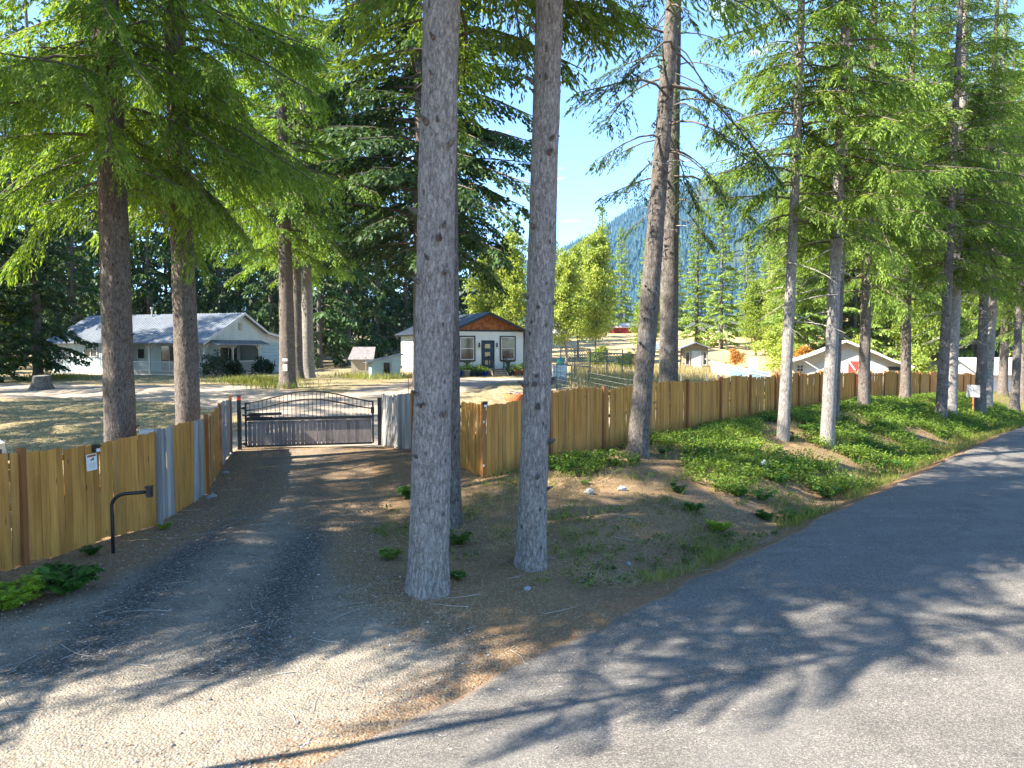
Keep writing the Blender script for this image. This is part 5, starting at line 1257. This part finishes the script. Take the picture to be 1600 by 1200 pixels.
# ------------------------------------------------------------------ yard things
p = G(804, 626); fp = empty('fire_pit', p); tag(fp, 'rusty steel fire ring heaped with grey firewood on the lawn', 'fire pit')
MB().lathe([(.50, 0), (.52, .34), (.49, .34), (.47, .02), (0, .02)], 24).build('ring', 'rust', fp, True)
for i in range(14):
    a = rnd.uniform(0, 6.28); r = rnd.uniform(0, .3); c = Vector((math.cos(a) * r, math.sin(a) * r, .22 + rnd.uniform(0, .22))); d = Vector((math.cos(a * 3), math.sin(a * 3), rnd.uniform(-.3, .3))) * rnd.uniform(.15, .3)
    MB().tube([c - d, c + d], .035, 6).build('log', 'firewood', fp)
p = G(66, 608); sp_ = empty('tree_stump', p); tag(sp_, 'cut tree stump on the dry lawn before the house', 'stump')
V = []
for i, (r, z) in enumerate([(.68, -.1), (.56, .12), (.47, .35), (.43, .6), (.42, .74)]):
    for k in range(22):
        a = 2 * math.pi * k / 22; rr = r * (1 + .10 * math.sin(a * 5 + 1) * (1 - i * .18) + rnd.uniform(-.02, .02)); V.append((rr * math.cos(a), rr * math.sin(a), z + (.03 * math.sin(a) if i == 4 else 0)))
put('bark', np_mesh('stump', np.array(V), np.array([[i * 22 + k, i * 22 + (k + 1) % 22, (i + 1) * 22 + (k + 1) % 22, (i + 1) * 22 + k] for i in range(4) for k in range(22)]), True), 'stump', sp_)
MB().face([(.41 * math.cos(a), .41 * math.sin(a), .735 + .03 * math.sin(a)) for a in np.linspace(0, 6.283, 22, endpoint=False)]).build('cut_top', 'stumptop', sp_)
def shrub(px, Y, s, lab, mat='rhodo', n=70):
    g = np.random.default_rng(int(px)); root = empty('shrub', on(px, Y)); tag(root, lab, 'shrub')
    parts = []; st = []
    for i in range(n):
        v = norm(g.normal(0, 1, 3)); v[2] = abs(v[2]); c = v * np.array((1.0, 1.0, 1.35)) * s * g.uniform(.5, 1.0) + np.array((0, 0, .2 * s))
        if i % 3 == 0: st.append((np.stack([np.array((0, 0, 0)), c * .5 + np.array((0, 0, .1)), c]), .02))
        k = 22; parts.append(blades(c + g.normal(0, .1 * s, (k, 3)), g.normal(0, 1, (k, 3)) + v, g.normal(0, .5, (k, 3)) + np.array((0, 0, 1)), .2 * g.uniform(.7, 1.2, k), .05 * np.ones(k), .1))
    put('foliage', np_mesh('shrub', *join(parts)), mat, root); put('stems', np_mesh('stems', *sticks(st)), 'stick', root)
shrub(338, 54.3, 1.25, 'dark rhododendron bush before the porch lattice'); shrub(365, 56, .75, 'smaller dark bush joined to the rhododendron by the porch'); shrub(412, 59.5, .9, 'dark shrub before the pale blue garage wall')
p = on(237, 14.9); ub = empty('utility_box', p, .3); tag(ub, 'pale blue utility box top showing above the fence', 'utility box')
MB().box((0, 0, .85), (.34, .28, 1.7)).build('cabinet', 'pale_blue', ub); MB().box((0, 0, 1.74), (.38, .32, .07)).build('lid', 'white', ub)
p = on(641, 25.5); rod = put('iron_rod', MB().tube([(0, 0, -.1), (-.06, 0, 2.35)], .012, 6).mesh('rod'), 'rust', None, p); tag(rod, 'thin rusty rod standing behind the weathered boards', 'rod')
for (dz, px, py, dx, lab) in ((1.95, 451, 562, .2, 'small round white tag nailed to the fir beyond the gate'), (1.5, 450, 574, .3, 'small square number plate nailed to the fir beyond the gate')):
    b = G(449, 606); zz_ = CAM_H + ((540 - py) / FPX) * b.y
    o = put('tree_tag', MB().box((0, 0, 0), (.28, .03, .14) if dz > 1.6 else (.24, .03, .36)).mesh('tree_tag'), 'paper', None, (b.x + .06, b.y - .56, zz_)); tag(o, lab, 'tag')
# white car, its nose just inside the picture
cw = Vector((-13.75, 19.2, 0)); cw.z = hz(cw.x, cw.y)
car = empty('parked_car', cw, R(8)); tag(car, 'white car behind the fence, only its front corner showing', 'car')
prof = [(-4.6, .45), (-4.65, .95), (-4.2, 1.1), (-3.6, 1.66), (-1.9, 1.72), (-1.05, 1.12), (-.25, 1.0), (-.06, .82), (0.0, .52), (-.04, .42)]
m = MB(); n_ = len(prof); ys = [(-.78, .92), (-.9, 1.0), (.9, 1.0), (.78, .92)]
secs = []
for y, k in ys: secs.append([(x * (1 if abs(y) < .8 else .995), y * (.86 if z > 1.15 else 1), z) for x, z in prof])
for a, b in zip(secs[:-1], secs[1:]):
    for i in range(n_ - 1): m.face([a[i], a[i + 1], b[i + 1], b[i]])
    m.face([a[-1], a[0], b[0], b[-1]])
m.face(secs[0][::-1]); m.face(secs[-1]); m.build('body', 'car_white', car)
MB().box((.01, 0, .42), (.16, 1.78, .2)).box((.03, 0, .62), (.1, 1.0, .12)).build('bumper', 'bumper', car)
for y in (-.62, .62): MB().box((-.1, y, .80), (.2, .36, .15), ry=.5).build('headlight', 'lens', car)
MB().face([(-3.55, -.795, 1.6), (-1.95, -.795, 1.65), (-1.25, -.82, 1.17), (-3.9, -.82, 1.17)]).face([(-1.85, -.65, 1.70), (-1.85, .65, 1.70), (-1.1, .72, 1.15), (-1.1, -.72, 1.15)]).build('window_glass', 'glass', car)
for x in (-.85, -3.7):
    for y in (-.82, .82):
        wh_ = MB().tube([(0, -.11, 0), (0, .11, 0)], .35, 20).build('wheel', 'rubber', car, loc=(x, y, .35)); MB().tube([(0, -.118, 0), (0, .118, 0)], .2, 12).build('rim', 'wire', wh_)
# road sign seen from behind
p = G(1520, 652); rsn = empty('road_sign', p, R(-52)); tag(rsn, 'back of a road sign on a rusty post among the bank shrubs', 'sign')
MB().box((0, 0, .7), (.07, .07, 1.7)).build('post', 'rust', rsn); MB().box((0, -.05, 1.33), (.62, .012, .62)).build('plate', 'bumper_grey', rsn)

# scraps and stones on the bank
def scrap(px, py, sx, sz, mat, lab, cat, name, seed):
    g = random.Random(seed); p = G(px, py); m = MB(); n = 7
    V = []
    for i, (f, z) in enumerate(((.7, 0), (1, .35), (.85, .75), (.35, 1.0))):
        for k in range(n):
            a = 2 * math.pi * k / n; q = f * g.uniform(.7, 1.2); V.append((q * sx * math.cos(a), q * sx * .6 * math.sin(a), z * sz * g.uniform(.75, 1.1) - .02))
    m.v = V
    for i in range(3):
        for k in range(n): m.f.append([i * n + k, i * n + (k + 1) % n, (i + 1) * n + (k + 1) % n, (i + 1) * n + k])
    m.f.append([3 * n + k for k in range(n)])
    o = m.build(name, mat, None, loc=p, rot=(0, 0, g.uniform(0, 3))); tag(o, lab, cat); return o
scrap(972, 766, .12, .12, 'plastic', 'pale crumpled plastic scrap on the bank below the fence', 'litter', 'plastic_scrap', 1)
scrap(920, 772, .12, .14, 'rock', 'small pale stone on the bank below the fence', 'stone', 'stone', 2)
scrap(1192, 735, .15, .28, 'plastic', 'grey plastic scrap sticking up among the green undergrowth', 'litter', 'plastic_scrap', 3)
scrap(824, 921, .08, .06, 'plastic', 'white plastic piece at the foot of the slim grey fir', 'litter', 'plastic_scrap', 4)
scrap(981, 882, .07, .06, 'plastic', 'small white litter piece in the ditch beside the road', 'litter', 'plastic_scrap', 5)
scrap(330, 778, .17, .11, 'rock', 'flat pale stone at the foot of the weathered boards', 'stone', 'stone', 6)
scrap(352, 740, .14, .10, 'rock', 'grey stone beside the driveway near the gate hinge', 'stone', 'stone', 7)
scrap(1300, 765, .2, .12, 'rock', 'pale flat stone among the undergrowth above the road edge', 'stone', 'stone', 8)

# ------------------------------------------------------------------ ferns, seedlings and undergrowth
def fern(px, py, s, lab, mat='fern', nf=13, seed=0):
    g = np.random.default_rng(seed + int(px)); p = G(px, py); root = empty('fern_plant', p); tag(root, lab, 'fern' if mat == 'fern' else 'plant')
    parts, st = [], []
    for i in range(nf):
        a = i * 2.4 + g.normal(0, .3); L = s * g.uniform(.6, 1.1); fw = np.array((math.cos(a), math.sin(a), 0)); sd = np.array((-math.sin(a), math.cos(a), 0)); zz = np.array((0, 0, 1.0))
        n = 22; t = np.linspace(.12, 1, n); u = g.uniform(.9, 2.1)
        c = fw * (L * t)[:, None] * .72 + zz * (L * (u * t - .72 * u * t * t))[:, None]
        st.append((c[::4], .006))
        for sg in (-1, 1):
            ll = L * .28 * np.sin(np.pi * (t * .86 + .1)) + .02
            parts.append(blades(c, sd * sg + fw * .35 + zz * g.normal(-.2, .3, (n, 1)), zz + g.normal(0, .25, (n, 3)), ll, ll * .2 + .008))
    put('fronds', np_mesh('fronds', *join(parts)), mat, root); put('stems', np_mesh('stems', *sticks(st)), 'stick', root)
fern(104, 930, .62, 'dark green fern clump before the golden fence', 'fern', 20)
fern(14, 955, .62, 'lime green leafy plant before the golden fence, beside the fern', 'lime', 22)
fern(145, 868, .25, 'small dark sprig by the keypad post', 'fern', 8)
fern(257, 828, .18, 'tiny lime sprig below the weathered boards', 'lime', 7)
fern(612, 874, .3, 'green sprig by the driveway edge before the thickest trunk', 'salal', 10)
fern(640, 778, .42, 'green fern beside the thick trunk near the grey boards', 'fern', 13)
fern(716, 852, .34, 'bright green sprig at the foot of the half hidden trunk', 'salal', 12)
fern(715, 905, .22, 'low green sprig between the two nearest trunks', 'fern', 8)
fern(1122, 832, .36, 'lime green tuft low on the bank near the road', 'lime', 12)
fern(1196, 812, .3, 'soft green fern clump above the road edge', 'fern', 16)
fern(1155, 775, .3, 'feathery green fern mid bank', 'fern', 16)
fern(1060, 770, .3, 'feathery green fern below the leaning fir', 'fern', 16)
fern(1084, 800, .3, 'feathery green fern low on the bank below the leaning fir', 'fern', 14)

def leafcloud(pts, g, h, n, ls):
    """leafy stems for every point: leaves in one mesh"""
    k = len(pts); rep = np.repeat(np.arange(k), n); N = k * n
    hh = (h * g.uniform(.5, 1.3, k))[rep]; a = g.uniform(0, 6.28, N); r = np.sqrt(g.random(N)) * hh * .95; zf_ = g.random(N) ** .6
    p = pts[rep] + np.stack([np.cos(a) * r * zf_, np.sin(a) * r * zf_, hh * (zf_ * (1 - .35 * (r / hh) ** 2)) + .02], -1)
    d = np.stack([np.cos(a), np.sin(a), g.normal(.05, .35, N)], -1) + g.normal(0, .4, (N, 3))
    return blades(p, d, np.array((0, 0, 1.0)) + g.normal(0, .45, (N, 3)), ls * g.uniform(.6, 1.35, N), ls * .3 * g.uniform(.8, 1.2, N), .06)
g = np.random.default_rng(77)
S = g.uniform(3.2, 46, 9000); Q = g.uniform(0.7, 8.0, 9000)
xx = E0[0] + S * RT[0] + Q * RN[0]; yy = E0[1] + S * RT[1] + Q * RN[1]
dens = fbm(xx * .55, yy * .55, 51) + .22 * sstep(6, 16, S) - .28 * (1 - sstep(3.2, 9, S)) - .25 * (1 - sstep(.9, 2.0, Q)) - .12 * sstep(6.6, 7.4, Q)
ok = (dens > .55 + .09 * g.random(9000)) & (g.random(9000) < .8)
pts = np.stack([xx, yy, H(xx, yy)], -1)[ok]
kind_ = fbm(pts[:, 0] * .3, pts[:, 1] * .3, 61)
tag(put('undergrowth', np_mesh('undergrowth', *leafcloud(pts, g, .30, 44, .078)), 'salal'), 'leafy green undergrowth covering the roadside bank', 'undergrowth', kind='stuff')
nf_ = 330; S = g.uniform(2.0, 34, nf_); Q = g.uniform(.9, 6.6, nf_); fx = E0[0] + S * RT[0] + Q * RN[0]; fy = E0[1] + S * RT[1] + Q * RN[1]
parts = []
for i in range(nf_):
    if fbm(fx[i] * .5, fy[i] * .5, 53) < .40 or fbm(fx[i] * .55, fy[i] * .55, 51) + .22 * sstep(6, 16, S[i]) - .28 * (1 - sstep(3.2, 9, S[i])) < .50: continue
    c0 = np.array((fx[i], fy[i], hz(fx[i], fy[i]))); sz = g.uniform(.2, .5)
    for k in range(7):
        a = k * .9 + g.normal(0, .4); fw = np.array((math.cos(a), math.sin(a), 0)); sd = np.array((-math.sin(a), math.cos(a), 0)); zz = np.array((0, 0, 1.0))
        t = np.linspace(.12, 1, 13); L = sz * g.uniform(.6, 1.2); u = g.uniform(.8, 1.8); c = c0 + fw * (L * t)[:, None] * .75 + zz * (L * (u * t - .72 * u * t * t))[:, None]
        ll = L * .3 * np.sin(np.pi * (t * .86 + .1)) + .015
        for sg in (-1, 1): parts.append(blades(c, sd * sg + fw * .35 + zz * g.normal(-.2, .3, (13, 1)), zz + g.normal(0, .3, (13, 3)), ll, ll * .22 + .006))
tag(put('bank_ferns', np_mesh('bank_ferns', *join(parts)), 'fern'), 'feathery low ferns scattered over the roadside bank', 'ferns', kind='stuff')
n = 20000; S = np.where(g.random(n) < .5, g.uniform(.2, 10, n), g.uniform(1.5, 40, n)); Q = g.uniform(.5, 7.0, n); xs_ = E0[0] + S * RT[0] + Q * RN[0]; ys_ = E0[1] + S * RT[1] + Q * RN[1]
ok = fbm(xs_ * .7, ys_ * .7, 57) > .47
STRAW = np.stack([xs_, ys_, H(xs_, ys_)], -1)[ok]
S = g.uniform(.6, 12, 900); Q = g.uniform(.6, 7.0, 900); xw = E0[0] + S * RT[0] + Q * RN[0]; yw = E0[1] + S * RT[1] + Q * RN[1]; ok = fbm(xw * .9, yw * .9, 59) > .50
tag(put('bank_weeds', np_mesh('bank_weeds', *leafcloud(np.stack([xw, yw, H(xw, yw)], -1)[ok], g, .13, 16, .055)), 'salal'), 'small scattered weeds on the bare part of the bank', 'weeds', kind='stuff')
# fern-like and grassy cover between
def grass(pts, g, h, lean=.4, w=.006):
    N = len(pts); a = g.uniform(0, 6.28, N); l = h * g.uniform(.4, 1.3, N)
    d = np.stack([np.cos(a) * lean * g.random(N), np.sin(a) * lean * g.random(N), np.ones(N)], -1)
    return blades(pts, d, np.stack([np.cos(a + 1.3), np.sin(a + 1.3), 0 * a], -1), l, np.full(N, w))
S = g.uniform(2.0, 60, 44000) ** 1.0; Q = np.where(g.random(44000) < .45, g.uniform(.35, 1.9, 44000), g.uniform(.5, 7.3, 44000))
xx = E0[0] + S * RT[0] + Q * RN[0]; yy = E0[1] + S * RT[1] + Q * RN[1]
ok = fbm(xx * .8, yy * .8, 71) + .15 * sstep(5, 12, S) > .50
tag(put('roadside_grass', np_mesh('roadside_grass', *grass(np.stack([xx, yy, H(xx, yy)], -1)[ok], g, .24, .7, .006)), 'grass'), 'grass tufts along the road edge', 'grass', kind='stuff')
def straw(P, L, w):
    k = len(P); a = g.uniform(0, 6.28, k)
    return blades(P + np.array((0, 0, .01)), np.stack([np.cos(a), np.sin(a), g.uniform(.02, .5, k)], -1), np.array((0, 0, 1.0)) + g.normal(0, .3, (k, 3)), L * g.uniform(.4, 1.3, k), np.full(k, w))
tag(put('dry_straw', np_mesh('dry_straw', *straw(STRAW, .26, .005)), 'drygrass'), 'dry straw and dead stems on the roadside bank', 'straw', kind='stuff')
# tall dry grass of the field behind the long fence
N = 60000
xx = g.uniform(1, 34, N); yy = g.uniform(29, 66, N); s_, q_ = sq(xx, yy)
ok = (q_ > 9.6) & (yy > 36 - .12 * xx + 2 * fbm(xx * .4, yy * .4, 5)) & (xx > 2.6 + 2.2 * fbm(xx * .2, yy * .2, 9)) & ~((yy > 49) & (xx < 5)) & (fbm(xx * .3, yy * .3, 81) > .33)
tag(put('field_grass', np_mesh('field_grass', *grass(np.stack([xx, yy, H(xx, yy)], -1)[ok], g, .75, .45, .014)), 'drygrass'), 'tall dry grass of the field behind the long fence', 'grass', kind='stuff')
# short lawn tufts in the yard, and tall tufts by the tagged fir
N = 60000
xx = g.uniform(-40, 5, N); yy = np.where(g.random(N) < .5, g.uniform(13, 34, N), g.uniform(26, 56, N)); s_, q_ = sq(xx, yy)
la = np.minimum(seg_dist(xx, yy, [(-6.9, 25), (-7.6, 33), (-16, 39.5), (-45, 42)]) - 3.0, seg_dist(xx, yy, [(-7.4, 30), (-6, 40), (-3, 49), (6, 51)]) - 2.8)
la = np.minimum(la, seg_dist(xx, yy, [(-5, 29), (2, 30.5), (7, 34)]) - 1.5)
inside = (q_ > 9) & ((yy > 26.5) | (xx < -10.0 + (yy > 20) * -.5))
ok = inside & (la > .5) & (fbm(xx * .35, yy * .35, 91) > .42)
tag(put('lawn_grass', np_mesh('lawn_grass', *grass(np.stack([xx, yy, H(xx, yy)], -1)[ok], g, .11, .8, .010)), 'drygrass'), 'short dry lawn grass of the yard', 'grass', kind='stuff')
cl = [on(px, Y) for px, Y in ((372, 45), (395, 46), (410, 44), (425, 45), (80, 50), (95, 50), (430, 41), (555, 53), (580, 50), (620, 52))]
P_ = np.concatenate([np.array(c) + g.normal(0, 1, (420, 3)) * np.array((1.0, .8, 0)) for c in cl]); P_[:, 2] = H(P_[:, 0], P_[:, 1])
tag(put('yard_weeds', np_mesh('yard_weeds', *grass(P_, g, .5, .6, .014)), 'grass'), 'tall green weeds round the yard trees and sheds', 'weeds', kind='stuff')

# ------------------------------------------------------------------ gravel, twigs, needles
def scatter_xy(n, f, box):
    x = g.uniform(box[0], box[1], n); y = g.uniform(box[2], box[3], n); m_ = g.random(n) < f(x, y); return x[m_], y[m_]
def drive_in(x, y):
    l, r = drive_edges(y); return ((x > l + .2) & (x < r - .1) & (sq(x, y)[1] > .15)) * 1.0
x, y = scatter_xy(26000, lambda x, y: drive_in(x, y) * np.clip(1.3 - y / 22, .1, 1), (-11, 0, 5, 24))
k = len(x); r = g.uniform(.006, .017, k) * np.where(g.random(k) < .05, 1.7, 1)
oc = np.array(((1, 0, 0), (0, 1, 0), (-1, 0, 0), (0, -1, 0), (0, 0, .8), (0, 0, -.6)), float)
V = (np.stack([x, y, H(x, y) + .02 - .004], -1)[:, None, :] + oc[None] * r[:, None, None] * g.uniform(.6, 1.4, (k, 6, 1)))
of = np.array(((0, 1, 4), (1, 2, 4), (2, 3, 4), (3, 0, 4), (1, 0, 5), (2, 1, 5), (3, 2, 5), (0, 3, 5)))
def stone_mat():
    m, nt, out = start('gravel_stones')
    rr = node(nt, 'ShaderNodeNewGeometry').outputs['Random Per Island']
    finish(nt, out, ramp(nt, rr, [(0, (0.07, 0.068, 0.07)), (.5, (0.17, 0.16, 0.15)), (.85, (.30, .28, .25)), (1, (.46, .44, .40))]), .9, spec=.2); return m
tag(put('gravel', np_mesh('gravel', V.reshape(-1, 3), (np.arange(k)[:, None, None] * 6 + of[None]).reshape(-1, 3)), stone_mat()), 'loose gravel stones on the driveway', 'gravel', kind='stuff')
# fallen twigs and chips
def lying(x, y, L, w, z=.012):
    n = len(x); a = g.uniform(0, 3.14, n); p = np.stack([x, y, H(x, y) + z], -1)
    d = np.stack([np.cos(a), np.sin(a), g.normal(0, .08, n)], -1)
    return blades(p, d, np.array((0, 0, 1.0)) + g.normal(0, .3, (n, 3)), L, w)
off_road = lambda x, y: (sq(x, y)[1] > .1) * (sq(x, y)[1] < 7.0 + 14 * (x < -3)) * ((x > -7) | (y < 11)) * np.clip(1.2 - y / 30, .2, 1)
x, y = scatter_xy(26000, off_road, (-11, 14, 5, 25))
for (cx_, cy_, r_) in ((-1.17, 10.35, .33), (.26, 11.45, .27), (-1.2, 14.2, .3), (3.85, 22.7, .4)):
    a_ = g.uniform(0, 6.28, 500); q_ = r_ * (.85 + np.abs(g.normal(0, .55, 500))); x = np.append(x, cx_ + np.cos(a_) * q_); y = np.append(y, cy_ + np.sin(a_) * q_)
def litter_mat(name, stops):
    m, nt, out = start(name); rr = node(nt, 'ShaderNodeNewGeometry').outputs['Random Per Island']; finish(nt, out, ramp(nt, rr, stops), .9, spec=.1); return m
tag(put('leaf_litter', np_mesh('leaf_litter', *lying(x, y, g.uniform(.03, .09, len(x)), g.uniform(.003, .008, len(x)), .02)), litter_mat('litter_chips', [(0, (.09, .055, .03)), (.5, (.22, .14, .075)), (.85, (.34, .25, .16)), (1, (.50, .43, .34))])), 'fallen needles and bark chips on the bare ground', 'litter', kind='stuff')
x, y = scatter_xy(420, off_road, (-10, 10, 6, 22))
paths = []
for i in range(len(x)):
    a = g.uniform(0, 6.28); L = g.uniform(.15, .8); t = np.linspace(0, 1, 4)[:, None]
    px_ = np.array((x[i], y[i])) + np.array((math.cos(a), math.sin(a))) * L * t + np.array((-math.sin(a), math.cos(a))) * L * .12 * np.sin(t * 3 + i)
    paths.append((np.column_stack([px_, H(px_[:, 0], px_[:, 1]) + .022 + .03 * g.random() * t[:, 0]]), g.uniform(.003, .007)))
tag(put('fallen_twigs', np_mesh('fallen_twigs', *sticks(paths)), 'deadstick'), 'fallen bare twigs on the dirt', 'twigs', kind='stuff')
n = 900; S = g.uniform(-6, 22, n); Q = -np.abs(g.normal(0, 1.6, n)) - .05; Q = np.clip(Q, -6.8, -.05)
xr = E0[0] + S * RT[0] + Q * RN[0]; yr = E0[1] + S * RT[1] + Q * RN[1]; a_ = g.uniform(0, 6.28, n)
pr = np.stack([xr, yr, .02 + .03 * (1 - ((Q + 3.5) / 3.5) ** 2)], -1)
tag(put('road_debris', np_mesh('road_debris', *blades(pr, np.stack([np.cos(a_), np.sin(a_), 0 * a_ + .04], -1), np.array((0, 0, 1.0)) + g.normal(0, .3, (n, 3)), g.uniform(.02, .07, n), g.uniform(.003, .009, n))), 'deadstick'), 'twig bits and needles scattered on the asphalt', 'debris', kind='stuff')
# needles along the road edge
n = 5000; S = g.uniform(-6, 26, n); Q = g.normal(.12, .3, n)
xx = E0[0] + S * RT[0] + Q * RN[0]; yy = E0[1] + S * RT[1] + Q * RN[1]
tag(put('fallen_needles', np_mesh('fallen_needles', *lying(xx, yy, g.uniform(.03, .07, n), np.full(n, .003), .045)), 'redneedle'), 'orange fallen needles along the road edge', 'needles', kind='stuff')

# ------------------------------------------------------------------ haze
hm, nt, out = start('thin_haze')
pv = nt.nodes.new('ShaderNodeVolumePrincipled'); pv.inputs['Color'].default_value = (0.30, 0.58, 1.0, 1); pv.inputs['Density'].default_value = HAZE_DENSITY if 'HAZE_DENSITY' in globals() else 0.00009
pv.inputs['Anisotropy'].default_value = 0.2
nt.links.new(pv.outputs[0], out.inputs['Volume'])
hzb = MB().box((400, 1600, 405), (7400, 4100, 900)).build('haze', hm)
tag(hzb, 'thin blue haze over the valley', 'haze', kind='stuff')
